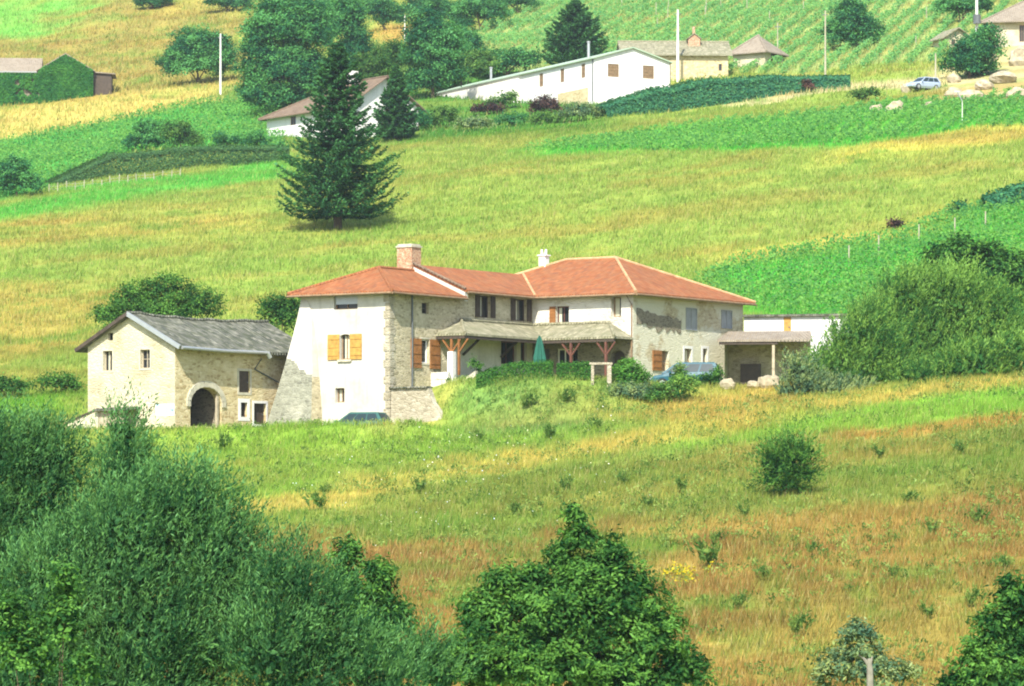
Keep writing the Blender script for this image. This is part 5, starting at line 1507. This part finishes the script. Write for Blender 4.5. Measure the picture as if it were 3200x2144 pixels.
pole('pale concrete pole standing left of the big round tree', 504, 217, 77, 0.16)
pole('tall pale pole in front of the ochre stone house', 1549, 184, 22, 0.2, y=446.0)
pole('thin pole left of the dark round vineyard tree', 1886, 180, 24, 0.13, 'pole_wood')
pole('slim dark pole beside the pavilion', 1777, 136, 52, 0.09, 'pole_wood')
pole('short wooden pole right of the silver car', 2138, 200, 122, 0.13, 'pole_wood')
pole('short white pole with thick top against the dark tree', 2206, 162, 101, 0.13, box=None)
pole('tall white pole carrying a dark transformer drum', 2232, 160, -40, 0.22, box=(45, 0.5))
pole('thin pale pole among the trees at top centre', 925, 98, 34, 0.1)
pole('small lamp post with slanted arm below the rocky bank', 2199, 288, 230, 0.05, 'concrete', arm=-0.45, name='lamp_post', cat='lamp post', group=None)

fx = tag(empty('wire_fence', gpt(250, 420)), 'pale stakes of a wire fence above the green strip at left', 'fence')
fo_ = Vector(fx.location)
pp = []
for i in range(16):
    t = i / 15; u = 112 + 300 * t; v = 441 - 36 * t + 2 * math.sin(i * 2.3)
    g_ = Vector(gpt(u, v)) - fo_; pp.append(g_)
    k = MB(); hh_ = 0.75 + 0.25 * random.random(); k.tube([g_ - Vector((0, 0, .2)), g_ + Vector((random.uniform(-.06, .06), 0, hh_))], 0.05, 6); k.build('post', M['pole_wood'], fx)
k = MB()
for a, c in zip(pp, pp[1:]):
    for hz in (0.35, 0.62): k.tube([a + Vector((0, 0, hz)), c + Vector((0, 0, hz))], 0.012, 4, False)
k.build('wire', M['zinc'], fx)

sm = MB(); sm.tube([(0, 0, -0.2), (0, 0, 1.5)], [0.055, 0.05], 6); proto = sm.build('vine_stake', M['pole_wood'])
spots = [(2008, 586), (2182, 546), (2252, 530), (1940, 610), (2100, 560)]
for i in range(46):
    spots.append((random.uniform(1420, 2330), random.uniform(-5, 120)))
kk = 0
for i, (u, v) in enumerate(spots):
    if i >= 5 and (v > 165 - (u - 1400) * 0.02 or (1850 < u < 2030 and v < 115) or (u > 2120) or (1640 < u < 1800 and v > 60) or (u < 1660 and v > 70)): continue
    ob = proto if kk == 0 else proto.copy()
    if kk: COL.objects.link(ob)
    kk += 1
    ob.location = gpt(u, v); ob.scale = (1, 1, 1.0 if i < 5 else random.uniform(1.0, 1.4))
    if i < 5: tag(ob, 'pale wooden stake in the bright vineyard right of the farmhouse', 'stake', 'stakes in the near vineyard')
    else: tag(ob, 'pale wooden stake in the vineyard at the top of the hill', 'stake', 'stakes in the top vineyard')

# ================================================================== vegetation
M['bank_weed'] = mat_leaf('bank_weed_leaf', (0.06, 0.13, 0.02), (0.2, 0.32, 0.09), 0.45)
M['weed'] = mat_leaf('weed_leaf', (0.055, 0.11, 0.016), (0.2, 0.3, 0.085), 0.4)
M['willow_bright'] = mat_leaf('bright_willow_leaf', (0.031, 0.113, 0.022), (0.178, 0.35, 0.08), 0.45, 0.0)
BU = ('foliage', 'stem')
W1 = dict(style='shoots', lump=0.6, length=0.75, L=0.125, W=0.03, per=18, dens=1700, parts=BU, r=0.1, mxn=170000)
plant('willow_bush', 'dark willow bush at the left edge below the barn', 'bush', 60, 1900, [(40, 1050, 100, 85), (120, 1090, 75, 95), (-40, 1120, 120, 140), (70, 1230, 130, 130), (-30, 1330, 140, 160)], 'willow', y=93, **W1)
plant('willow_bush', 'spire shaped willow bush rising in front of the barn porch', 'bush', 288, 1900, [(286, 1010, 38, 62), (284, 1085, 62, 70), (300, 1180, 90, 110), (300, 1300, 120, 130)], 'willow', y=91, **W1)
plant('willow_bush', 'largest grey green willow bush filling the lower left', 'bush', 360, 2000, [(420, 1190, 105, 115), (290, 1290, 160, 160), (490, 1310, 105, 170), (140, 1390, 170, 170), (380, 1470, 210, 170), (550, 1440, 110, 170), (80, 1560, 190, 160), (330, 1600, 250, 120)], 'willow', y=87, **W1)
plant('willow_bush', 'low willow bush at the foot of the large willow, reaching right', 'bush', 720, 2000, [(655, 1345, 75, 80), (720, 1440, 95, 110), (640, 1500, 130, 130), (800, 1530, 95, 90), (870, 1590, 90, 60), (690, 1585, 130, 60)], 'willow', y=85, **W1)
W2 = dict(style='broad', L=0.15, W=0.06, cr=0.2, per=26, dens=1350, lump=0.5, parts=BU, r=0.07, mxn=110000)
plant('leafy_shrub', 'pale leafy shrub in the bottom left corner', 'shrub', 120, 2000, [(150, 1350, 32, 70), (140, 1440, 50, 80), (60, 1500, 70, 80), (20, 1420, 50, 60), (190, 1540, 50, 50)], 'leaf_deep', y=80, **{**W2, 'dens': 1100, 'L': 0.11, 'W': 0.06})
plant('young_tree', 'young bushy tree with yellowish leaves right of the willows', 'tree', 830, 1900, [(795, 1275, 32, 42), (785, 1345, 48, 55), (865, 1340, 42, 60), (840, 1410, 75, 70), (905, 1430, 45, 60), (820, 1490, 80, 70), (950, 1510, 55, 50)], 'leaf_deep', y=97, **{**W2, 'parts': ('crown', 'trunk')})
plant('round_tree', 'large dark leafy tree with a spire top at bottom centre', 'tree', 1320, 1950, [(1312, 1190, 22, 40), (1318, 1240, 48, 38), (1285, 1285, 40, 36), (1395, 1285, 46, 60), (1340, 1340, 95, 70), (1160, 1342, 66, 46), (1230, 1330, 52, 40), (1430, 1380, 85, 95), (1290, 1420, 150, 100), (1120, 1430, 85, 80), (1480, 1480, 100, 110), (1250, 1530, 190, 110), (1060, 1530, 100, 80), (1560, 1545, 65, 60), (1430, 1580, 130, 80)], 'leaf_deep', y=95,
      **{**W2, 'parts': ('crown', 'trunk'), 'r': 0.16})
plant('low_shrub', 'low grey green shrub between the willow and the spire topped tree', 'shrub', 950, 1900, [(930, 1535, 75, 55), (1000, 1555, 60, 50), (970, 1500, 40, 36)], 'willow', y=89, **W1)
plant('leafy_bush', 'dark leafy bush in the bottom right corner', 'bush', 2290, 1950, [(2318, 1370, 42, 55), (2290, 1440, 60, 60), (2250, 1510, 65, 60), (2340, 1480, 80, 100), (2300, 1570, 110, 80), (2190, 1570, 50, 30)], 'leaf_deep', y=92, **W2)
plant('pale_shrub', 'pale thin grey green shrub around a bleached dead trunk', 'shrub', 1950, 1900, [(1960, 1460, 45, 38), (1950, 1520, 80, 45), (2010, 1550, 90, 45), (1900, 1560, 50, 40)], 'leaf_grey', y=101, **{**W2, 'dens': 900, 'core': 0.03})
y_ = 99.0; x_ = (1988 - U0) * y_ / F; z_ = float(H(x_, y_)); s_ = F / y_
dt = tag(empty('dead_tree', (x_, y_, z_)), 'bleached dead trunk with one short branch at the bottom edge', 'dead tree')
zt_ = (VH - 1505) / s_ - z_
k = MB(); k.tube([(0, 0, -0.3), (0.02, 0, zt_ * 0.7), (0, 0, zt_ - 0.3), (-0.02, 0, zt_)], [0.13, 0.1, 0.085, 0.05], 8); k.build('trunk', M['bark_pale'], dt)
k = MB(); k.tube([(0, 0, zt_ - 0.22), (-0.14, 0, zt_ - 0.02), (-0.3, 0, zt_ + 0.1)], [0.06, 0.04, 0.02], 6); k.tube([(0, 0, zt_ - 0.2), (0.06, 0, zt_ + 0.05)], [0.05, 0.02], 6); k.build('branch', M['bark_pale'], dt)

plant('meadow_bush', 'lone dark green bush standing in the open meadow at right', 'bush', 1795, 1138, [(1795, 1072, 44, 48), (1765, 1058, 30, 30), (1832, 1042, 30, 34), (1760, 1096, 26, 26), (1840, 1086, 22, 28), (1800, 1034, 20, 24), (1805, 1108, 34, 22)], 'leaf_deep', style='shoots', length=0.85, L=0.17, W=0.04, per=16, dens=1200, parts=BU, r=0.06, core=0.12, lump=1.0, out=1.0, lean=(0, 0, 0.35))
# big willow mass right of the house
W3 = dict(style='shoots', lump=0.55, length=1.1, L=0.24, W=0.06, per=16, dens=520, parts=('crown', 'trunk'), r=0.16, mxn=90000)
plant('round_tree', 'dark green tree rising behind the bright willow at right edge', 'tree', 2250, 860, [(2190, 600, 85, 55), (2130, 640, 55, 45), (2280, 630, 85, 70), (2350, 680, 80, 90), (2330, 780, 90, 90), (2240, 700, 100, 70)], 'leaf_deep', y=238, style='broad', L=0.26, W=0.16, cr=0.5, dens=200, r=0.2)
plant('willow_tree', 'tall bright willow, tallest of the mass right of the shed', 'tree', 2130, 885, [(2075, 690, 75, 60), (2160, 690, 85, 65), (2030, 755, 70, 68), (2240, 740, 95, 80), (2100, 790, 130, 80), (2290, 810, 85, 75), (2200, 830, 120, 60), (2040, 840, 90, 60)], 'willow_bright', y=218, **W3)
plant('willow_bush', 'broad light green willow bush hiding the end of the white annex', 'bush', 1900, 905, [(1985, 745, 44, 46), (1940, 800, 50, 60), (1985, 815, 80, 80), (1885, 855, 50, 48), (1935, 870, 110, 48), (2040, 870, 100, 44)], 'willow_bright', y=213.5, **{**W3, 'parts': BU})
plant('willow_bush', 'small grey willow bush low at the left end of the willow mass', 'bush', 1830, 912, [(1822, 862, 34, 42), (1850, 890, 50, 30), (1920, 900, 70, 24), (1800, 895, 26, 22)], 'leaf_grey', y=211.0, **{**W3, 'parts': BU, 'r': 0.06, 'length': 0.7})
plant('willow_bush', 'dark rounded willow bush along the meadow at the right edge', 'bush', 2260, 872, [(2120, 872, 80, 36), (2220, 845, 90, 50), (2330, 820, 70, 55)], 'willow_bright', y=212, **{**W3, 'parts': BU, 'length': 0.7})
B1 = dict(style='broad', L=0.16, W=0.1, cr=0.4, dens=420, parts=BU, r=0.09)
plant('dark_bush', 'large dark bush behind the grey barn roof', 'bush', 370, 800, [(380, 682, 70, 55), (300, 685, 48, 38), (450, 705, 62, 45), (255, 725, 48, 36), (350, 725, 110, 50)], 'leaf_deep', y=246, **B1)
plant('dark_bush', 'small dark bush between the barn roof and the tower', 'bush', 645, 790, [(625, 705, 36, 26), (665, 700, 34, 24), (645, 735, 55, 40)], 'leaf_deep', y=247, **B1)
plant('low_bush', 'dark low bush left of the barn', 'bush', 125, 903, [(128, 878, 48, 24), (165, 885, 25, 18)], 'leaf_deep', **B1)
plant('low_bush', 'dark low bush at the left edge above the willows', 'bush', 30, 908, [(30, 885, 52, 24), (-30, 880, 40, 28)], 'leaf_deep', **B1)
# terrace planting
hedge('clipped_hedge', 'bright clipped hedge along the terrace edge left of the gateway', [(1088, 868), (1170, 872), (1264, 872)], [22, 34, 37], 0.9, 'hedge_mid', dens=420, L=0.12, W=0.07, y=215.6)
hedge('clipped_hedge', 'short clipped hedge just left of the stone gateway', [(1272, 872), (1350, 872)], [36, 36], 0.9, 'hedge_mid', dens=420, L=0.12, W=0.07, y=215.8)
S1 = dict(style='broad', L=0.12, W=0.07, cr=0.2, dens=800, parts=BU, r=0.04, per=24)
plant('round_bush', 'bright round bush right of the stone gateway', 'bush', 1437, 885, [(1437, 852, 34, 33), (1460, 862, 22, 22), (1415, 860, 22, 24), (1437, 872, 38, 18)], 'hedge_bright', y=215.6, **S1)
plant('low_bush', 'grey green bush below the round bush on the bank', 'bush', 1440, 912, [(1430, 896, 40, 22), (1480, 900, 40, 22)], 'leaf_grey', **S1)
plant('low_bush', 'dark green bush below the front of the parked carrier', 'bush', 1545, 922, [(1530, 896, 46, 24), (1562, 882, 34, 30), (1500, 908, 34, 16)], 'willow_bright', **S1)
plant('low_bush', 'dark bush below the rear of the parked carrier', 'bush', 1612, 918, [(1608, 888, 36, 32), (1638, 868, 16, 30), (1585, 900, 34, 20)], 'leaf_deep', y=217.8, **S1)
plant('yellow_bush', 'small yellow green bush in front of the parked carrier', 'bush', 1553, 884, [(1553, 850, 13, 20), (1545, 868, 13, 14)], 'leaf_yellow', y=218.2, **S1)
plant('potted_shrub', 'small dark shrub by the porch steps at end of hedge', 'shrub', 1090, 862, [(1088, 833, 15, 14), (1092, 848, 9, 9)], 'leaf_deep', y=219.0, **S1)
yx = gpt(1737, 872); yk = tag(empty('yucca', yx), 'spiky pale green yucca on the rocks beside the shed', 'plant')
n = 260; d_ = rdirs(n); d_[:, 2] = np.abs(d_[:, 2]) * 0.9 + 0.15; d_ = unit(d_); ln_ = RNG.uniform(0.5, 0.95, n)
Cq = d_ * (ln_ * 0.5)[:, None] + np.array([0, 0, 0.35]); np_mesh('leaves', leaf_quads(Cq, d_, unit(np.cross(d_, rdirs(n))), ln_, np.full(n, 0.07)), 4, M['leaf_yucca'], yk, tint=RNG.random(n))
k = MB(); k.tube([(0, 0, -0.2), (0, 0, 0.45)], [0.1, 0.07], 7); k.build('stem', M['bark'], yk)

# conifers
conifer('conifer', 'big dark conifer standing alone above the farmhouse roofs', 772, 525, 96, 318, tiers=34, per=170, L=0.34, W=0.13, clear=0.085, prof=[(0, 0.92), (0.06, 1.0), (0.30, 0.97), (0.40, 0.78), (0.58, 0.52), (0.74, 0.40), (0.87, 0.27), (1, 0.05)])
conifer('conifer', 'bluish conifer beside the half hidden hillside house', 905, 322, 150, 120, tiers=24, mat='conifer', L=0.4, W=0.18, per=90)
conifer('conifer', 'dark conifer behind the roof of the long white house', 1315, 168, 14, 175, y=478.0, tiers=24, mat='conifer', prof=[(0, 0.95), (0.2, 1.0), (0.5, 0.85), (0.75, 0.55), (1, 0.05)], L=0.45, W=0.2, per=90)
# far trees
T1 = dict(style='broad', L=0.27, W=0.19, cr=0.7, per=60, dens=290, r=0.22, lump=0.5)
plant('far_tree', 'round tree on the dry slope left of the pale pole', 'tree', 450, 192, [(450, 115, 62, 50), (405, 145, 38, 36), (505, 130, 36, 50), (450, 150, 75, 36)], 'leaf_far', **T1)
plant('far_tree', 'largest dark tree, filling the space above the half hidden house', 'tree', 665, 262, [(640, 70, 85, 65), (710, 75, 55, 70), (590, 140, 45, 62), (660, 160, 85, 65), (720, 190, 50, 60), (585, 205, 42, 40), (640, 225, 70, 30), (650, 15, 70, 35)], 'leaf_far', **T1)
plant('far_tree', 'tall pale green tree right of the largest dark tree', 'tree', 800, 220, [(795, 60, 42, 50), (815, 110, 40, 40), (790, 25, 34, 40), (800, 160, 50, 40)], 'leaf_far', **T1)
plant('far_tree', 'brownish green tree top showing over the half hidden house', 'tree', 855, 232, [(855, 148, 42, 28), (840, 180, 36, 30)], 'leaf_light', **T1)
plant('far_tree', 'dark tree below the thin pole at top centre', 'tree', 990, 225, [(975, 75, 48, 50), (1015, 110, 46, 50), (955, 125, 32, 44), (1010, 165, 50, 42), (970, 190, 45, 32)], 'leaf_far', **T1)
plant('far_tree', 'bushy light green tree left of the long white house', 'tree', 1060, 215, [(1050, 160, 45, 28), (1090, 150, 45, 30), (1020, 185, 40, 26)], 'leaf_light', y=476, **T1)
plant('far_tree', 'wide green tree over the left end of the white house roof', 'tree', 1160, 178, [(1150, 140, 46, 24), (1200, 138, 34, 22), (1120, 155, 40, 20)], 'leaf_far', **T1)
plant('far_tree', 'light bushy tree between the pale green tree and the dark tree under the pole', 'tree', 915, 215, [(900, 130, 38, 32), (930, 170, 36, 36), (900, 195, 40, 28)], 'leaf_light', **T1)
plant('far_tree', 'dark tree filling the gap right of the largest tree at top edge', 'tree', 752, 110, [(745, 30, 34, 40), (760, 70, 30, 36)], 'leaf_far', **T1)
plant('far_tree', 'dark tree at the left corner of the top vineyard', 'tree', 1062, 150, [(1060, 95, 34, 32), (1080, 120, 30, 28), (1040, 125, 30, 26)], 'leaf_far', **T1)
plant('far_tree', 'dark tree at the top edge, right of the pale green tree', 'tree', 880, 70, [(860, 20, 48, 32), (895, 40, 34, 26)], 'leaf_far', **T1)
plant('far_tree', 'dark tree at the top edge above the dry patch', 'tree', 985, 62, [(975, 14, 56, 30), (1020, 35, 40, 26)], 'leaf_far', **T1)
plant('far_tree', 'dark tree at the top edge beside the top vineyard', 'tree', 1100, 72, [(1085, 22, 50, 34), (1125, 30, 36, 24), (1060, 52, 30, 20)], 'leaf_far', **T1)
plant('far_tree', 'rightmost dark tree of the wood at the top edge', 'tree', 1190, 30, [(1180, 2, 50, 20), (1140, 0, 40, 20)], 'leaf_far', **T1)
plant('far_tree', 'small dark tree at the top edge over the dry slope', 'tree', 340, 22, [(340, 5, 34, 14), (375, 0, 26, 16)], 'leaf_far', **T1)
plant('far_tree', 'low dark tree at the top edge left of the largest tree', 'tree', 520, 28, [(500, 4, 42, 16), (545, 8, 34, 18)], 'leaf_far', **T1)
plant('far_tree', 'dark domed tree standing alone in the top vineyard', 'tree', 1940, 112, [(1942, 50, 46, 42), (1918, 80, 40, 30), (1975, 78, 38, 32), (1945, 25, 26, 22)], 'leaf_far', **T1)
plant('far_tree', 'dark tree in front of the garden shed at top right', 'tree', 2215, 180, [(2225, 120, 48, 40), (2255, 105, 34, 44), (2185, 145, 36, 32), (2225, 155, 50, 24)], 'leaf_far', **T1)
plant('far_tree', 'dark tree at the top edge behind the transformer pole', 'tree', 2195, 52, [(2185, 15, 50, 22), (2235, 10, 40, 26)], 'leaf_far', **T1)
B2 = dict(style='broad', L=0.22, W=0.15, cr=0.45, dens=260, parts=BU, r=0.1)
plant('far_bush', 'leafy green bush at the left edge beside the fence', 'bush', 40, 452, [(30, 400, 48, 40), (70, 425, 34, 26), (0, 430, 40, 26)], 'leaf_far', **B2)
plant('far_bush', 'dark bush in the left vineyard, above the dark bank', 'bush', 335, 343, [(340, 303, 34, 28), (300, 325, 32, 16), (350, 322, 40, 20)], 'leaf_far', **B2)
plant('far_bush', 'olive bush right of the dark bush in the left vineyard', 'bush', 410, 343, [(405, 305, 38, 28), (430, 322, 34, 18)], 'leaf_light', **B2)
plant('far_bush', 'low dark bush left of the half hidden house', 'bush', 530, 338, [(530, 322, 42, 14), (500, 318, 18, 16)], 'leaf_far', **B2)
plant('far_bush', 'dark bush against the wall of the half hidden house', 'bush', 610, 345, [(585, 322, 34, 20), (640, 338, 24, 12)], 'leaf_far', **B2)
plant('purple_bush', 'purple leaved bush in front of the long white house', 'bush', 1245, 262, [(1245, 240, 32, 20), (1225, 250, 22, 12), (1265, 250, 20, 12)], 'leaf_red', **B2)
plant('purple_bush', 'purple leaved bush at the corner of the white gable', 'bush', 1370, 240, [(1370, 214, 34, 20), (1345, 225, 18, 14)], 'leaf_red', **B2)
plant('purple_bush', 'low purple bush under the left part of the white house', 'bush', 1125, 262, [(1125, 250, 38, 11), (1090, 252, 24, 9)], 'leaf_red', **B2)
plant('green_bush', 'bright green bush against the long white wall', 'bush', 1155, 250, [(1162, 226, 24, 16), (1135, 236, 24, 12)], 'leaf_light', **B2)
for (l, u, v, bl, m) in (('light green bush below the left end of the white house', 1010, 292, [(1010, 266, 42, 24), (975, 280, 30, 16)], 'leaf_light'),
                         ('low grey green bush in the row under the white house, left one', 1085, 300, [(1085, 285, 48, 15)], 'leaf_grey'),
                         ('low green bush below the low purple bush', 1170, 290, [(1170, 276, 44, 15)], 'leaf_far'),
                         ('low green bush below the purple bush in front of the white wall', 1250, 284, [(1250, 270, 46, 15)], 'leaf_light'),
                         ('low grey bush below the long hedge end', 1325, 278, [(1325, 258, 44, 20)], 'leaf_grey'),
                         ('small dark bush right of the bluish conifer', 955, 300, [(955, 278, 32, 24)], 'leaf_far')):
    plant('garden_bush', l, 'bush', u, v, bl, m, group='bushes below the white house', **B2)
hedge('long_hedge', 'long dark green hedge sloping up from the white gable to the track', [(1372, 270), (1480, 258), (1608, 242), (1720, 224), (1830, 210), (1942, 200)], [24, 42, 52, 40, 28, 22], 3.0, 'hedge', dens=210, L=0.25, W=0.17, rag=0.12)
plant('far_bush', 'reddish brown bush beside the long hedge near two pale posts', 'bush', 1848, 212, [(1850, 196, 14, 14)], 'leaf_red', **B2)
plant('far_bush', 'green bush between the pale rocks and the track', 'bush', 1985, 232, [(1990, 215, 26, 13), (1960, 220, 20, 12)], 'leaf_light', **B2)
hedge('dark_bank', 'dark green overgrown bank below the left vineyard', [(118, 424), (250, 402), (400, 386), (530, 376), (648, 366)], [8, 42, 42, 36, 26], 3.6, 'bank', cat='bank', dens=190, L=0.2, W=0.12, rag=0.08, up=0.7)
hedge('field_hedge', 'short dark hedge at the right edge above the near vineyard', [(2248, 482), (2300, 474), (2400, 452)], [30, 38, 40], 1.6, 'hedge', dens=90, L=0.3, W=0.2)
plant('far_bush', 'green bush on the upper edge of the near vineyard', 'bush', 2195, 492, [(2198, 475, 18, 14), (2170, 485, 16, 8)], 'leaf_far', **B2)
plant('far_bush', 'small brown bush on the dry strip by the near vineyard', 'bush', 2045, 522, [(2048, 512, 14, 9)], 'leaf_red', **B2)

# scattered weeds of the lower meadow: one kind, copied
wd = plant('weed_clump', 'small leafy weed clump in the rough lower meadow', 'plant', 2240, 1200, [(2240, 1180, 22, 16), (2228, 1190, 14, 9)], 'bank_weed', group='weed clumps in the lower meadow', style='shoots', length=0.35, L=0.14, W=0.045, dens=420, parts=('foliage', None))
for (u, v, s) in [(720, 1170, 1.3), (740, 1135, 0.9), (515, 1035, 1.2), (1615, 1300, 1.5), (1690, 1395, 0.8), (2080, 1150, 0.9), (2130, 1230, 0.8), (1860, 1270, 0.7), (2290, 1310, 0.9), (2040, 1330, 0.7), (1830, 1460, 1.0),
                  (2120, 1420, 0.8), (1700, 1190, 0.8), (1560, 1130, 0.9), (1290, 1130, 1.0), (1180, 1180, 0.8), (1420, 1110, 0.8), (1260, 1010, 1.1), (1360, 985, 1.0), (1090, 1010, 0.9), (1210, 940, 1.2), (1300, 925, 1.2), (960, 1130, 0.9), (2010, 1050, 0.9), (2190, 1040, 0.9), (1640, 1250, 0.8), (2230, 1390, 0.9), (1740, 1330, 0.8), (1480, 1160, 0.8)]:
    c_ = copy_tree(wd); c_.location = gpt(u, v); c_.scale = (s, s, s * random.uniform(0.8, 1.2)); c_.rotation_euler = (0, 0, random.uniform(0, 6))

# flowers nobody could count
def flowers(name, label, poly, n, mat, size, h, soft=0.4):
    P = [gpt(u, v)[:2] for u, v in poly]; xs = [p[0] for p in P]; ys = [p[1] for p in P]
    x = RNG.uniform(min(xs), max(xs), n); y = RNG.uniform(min(ys), max(ys), n)
    m = (seg_dist(x, y, P) < 0) & (fbm(x / 0.9, y / 0.9, 88, 2) > 0.36); x, y = x[m], y[m]; n = len(x)
    C = np.stack([x, y, H(x, y) + h * RNG.uniform(0.5, 1.1, n)], 1); o = C.mean(0)
    Nn = unit(np.array([[0, -0.4, 1.0]]) + RNG.normal(size=(n, 3)) * 0.4); D = unit(np.cross(Nn, rdirs(n))); s = RNG.uniform(0.6, 1.3, n) * size
    return tag(np_mesh(name, leaf_quads(C - o, D, Nn, s, s), 4, M[mat], None, tint=RNG.random(n), loc=o), label, 'flowers', kind='stuff')


flowers('yellow_flowers', 'patch of yellow wildflowers in the brown meadow', [(1500, 1345), (1530, 1300), (1600, 1320), (1640, 1290), (1600, 1350)], 900, 'flower_yellow', 0.09, 0.35)
flowers('white_flowers', 'scattered white flower heads in the meadow below the house', [(900, 1000), (1400, 930), (1500, 1150), (900, 1290), (620, 1100)], 420, 'flower_white', 0.06, 0.45)

# low broad-leaved growth all through the lower meadow
n = 5200; y = np.sqrt(120.0 ** 2 + RNG.random(n) * (212.0 ** 2 - 120.0 ** 2)); x = RNG.uniform(-0.142, 0.142, n) * y
kp = (fbm(x / 4, y / 4, 401, 3) > 0.44)
for p_ in NOGRASS: kp &= seg_dist(x, y, p_) > 0.5
x, y = x[kp], y[kp]; n = len(x); per = 16; sz = RNG.uniform(0.5, 1.3, n)
C = np.stack([x, y, H(x, y)], 1).repeat(per, 0) + RNG.normal(size=(n * per, 3)) * (np.array([0.16, 0.16, 0.11]) * sz.repeat(per)[:, None]) + np.array([0, 0, 0.2])
D = unit(RNG.normal(size=(n * per, 3)) * 0.6 + np.array([0.1, 0, 0.7])); Nn = unit(np.array([[0, -0.5, 0.6]]) + RNG.normal(size=(n * per, 3)) * 0.6)
s_ = RNG.uniform(0.7, 1.3, n * per); o_ = C.mean(0)
tag(np_mesh('meadow_weeds', leaf_quads(C - o_, D, Nn, 0.16 * s_, 0.06 * s_), 4, M['weed'], None, tint=np.clip(RNG.normal(0.45, 0.25, n).repeat(per) + RNG.normal(0, 0.12, n * per), 0, 1), loc=o_),
    'low leafy weeds mixed through the rough lower meadow', 'weeds', kind='stuff')

# tall rough growth on the bank in front of the terrace
PB = [gpt(u, v)[:2] for u, v in ((1020, 905), (1080, 868), (1270, 868), (1430, 880), (1500, 905), (1440, 955), (1250, 970), (1090, 965), (1000, 950))]
n = 1500; xs_ = [p_[0] for p_ in PB]; ys_ = [p_[1] for p_ in PB]; x = RNG.uniform(min(xs_), max(xs_), n); y = RNG.uniform(min(ys_), max(ys_), n)
kp = (seg_dist(x, y, PB) < 0.3 * (fbm(x, y, 9, 2) - 0.3)) & (fbm(x / 1.3, y / 1.3, 402, 3) > 0.49); x, y = x[kp], y[kp]; n = len(x); per = 18; sz = RNG.uniform(0.4, 1.1, n)
C = np.stack([x, y, H(x, y)], 1).repeat(per, 0) + RNG.normal(size=(n * per, 3)) * (np.array([0.2, 0.2, 0.12]) * sz.repeat(per)[:, None]) + np.array([0, 0, 0.2])
D = unit(RNG.normal(size=(n * per, 3)) * 0.6 + np.array([0.1, 0, 0.7])); Nn = unit(np.array([[0, -0.5, 0.6]]) + RNG.normal(size=(n * per, 3)) * 0.6)
s_ = RNG.uniform(0.7, 1.3, n * per); o_ = C.mean(0)
tag(np_mesh('bank_weeds', leaf_quads(C - o_, D, Nn, 0.15 * s_, 0.06 * s_), 4, M['bank_weed'], None, tint=np.clip(RNG.normal(0.45, 0.25, n).repeat(per) + RNG.normal(0, 0.12, n * per), 0, 1), loc=o_),
    'rough grey green weeds covering the bank below the terrace hedge', 'weeds', kind='stuff')

# vineyards
vineyard('vine rows covering the hilltop behind the white house', [(1060, 95), (1250, -40), (2500, -80), (2500, 20), (2340, 60), (2140, 145), (1900, 170), (1690, 175), (1500, 140), (1300, 165), (1150, 130)], (0.22, 1), 2.5, 1.15, 'vine_pale', 0.28, 0.45, 11, 1, lat=0.24)
vineyard('bright vine rows right of the farmhouse', [(1580, 645), (1640, 612), (2000, 552), (2150, 490), (2340, 458), (2450, 440), (2450, 760), (1900, 760), (1720, 712), (1650, 690)], (0.55, 1), 1.4, 0.9, 'vine', 0.2, 0.42, 16, 2)
vineyard('vine rows left of the half hidden house', [(-80, 350), (0, 332), (250, 280), (545, 228), (660, 250), (650, 345), (300, 348), (140, 415), (0, 450), (-80, 470)], (0.25, 1), 1.6, 1.0, 'vine', 0.26, 0.55, 12, 3)
vineyard('green vine strip below the track', [(1180, 348), (1500, 300), (2000, 240), (2340, 214), (2450, 200), (2450, 290), (2340, 296), (2200, 298), (1950, 332), (1500, 350)], (0.25, 1), 1.5, 0.8, 'vine', 0.24, 0.5, 12, 4)

# grasses
NOGRASS.append([gpt(u, v)[:2] for u, v in ((2165, 215), (2170, 170), (2240, 140), (2400, 90), (2420, 190), (2340, 205), (2300, 222), (2215, 232))])
NOGRASS.append([(-0.6, 219.2), (1.8, 216.7), (9, 219.4), (14, 222), (17, 228), (10, 232), (2, 229), (-1.5, 223)])
grass('meadow_grass', 'rough hay meadow grass between the foreground bushes and the house', 114, 262, 85, 0.36, 0.045, 1)
grass('hill_grass', 'hay grass of the big sloping field above the house', 262, 410, 26, 0.36, 0.08, 2)
grass('upland_grass', 'dry grass of the upper hillside', 410, 800, 6, 0.5, 0.15, 3)


# thin summer air over the valley
hz, nt, nd, lk = newmat('summer_haze')
pv_ = nd.new('ShaderNodeVolumePrincipled'); pv_.inputs['Color'].default_value = (0.86, 0.95, 0.97, 1); pv_.inputs['Density'].default_value = 0.00013; pv_.inputs['Anisotropy'].default_value = 0.3
ot = nd.new('ShaderNodeOutputMaterial'); lk.new(pv_.outputs[0], ot.inputs['Volume'])
k = MB(); k.box((0, 1050, 200), (5400, 2400, 440)); ho = k.build('haze', hz)
tag(ho, 'thin bluish summer haze lying over the whole hillside', 'haze', kind='stuff')
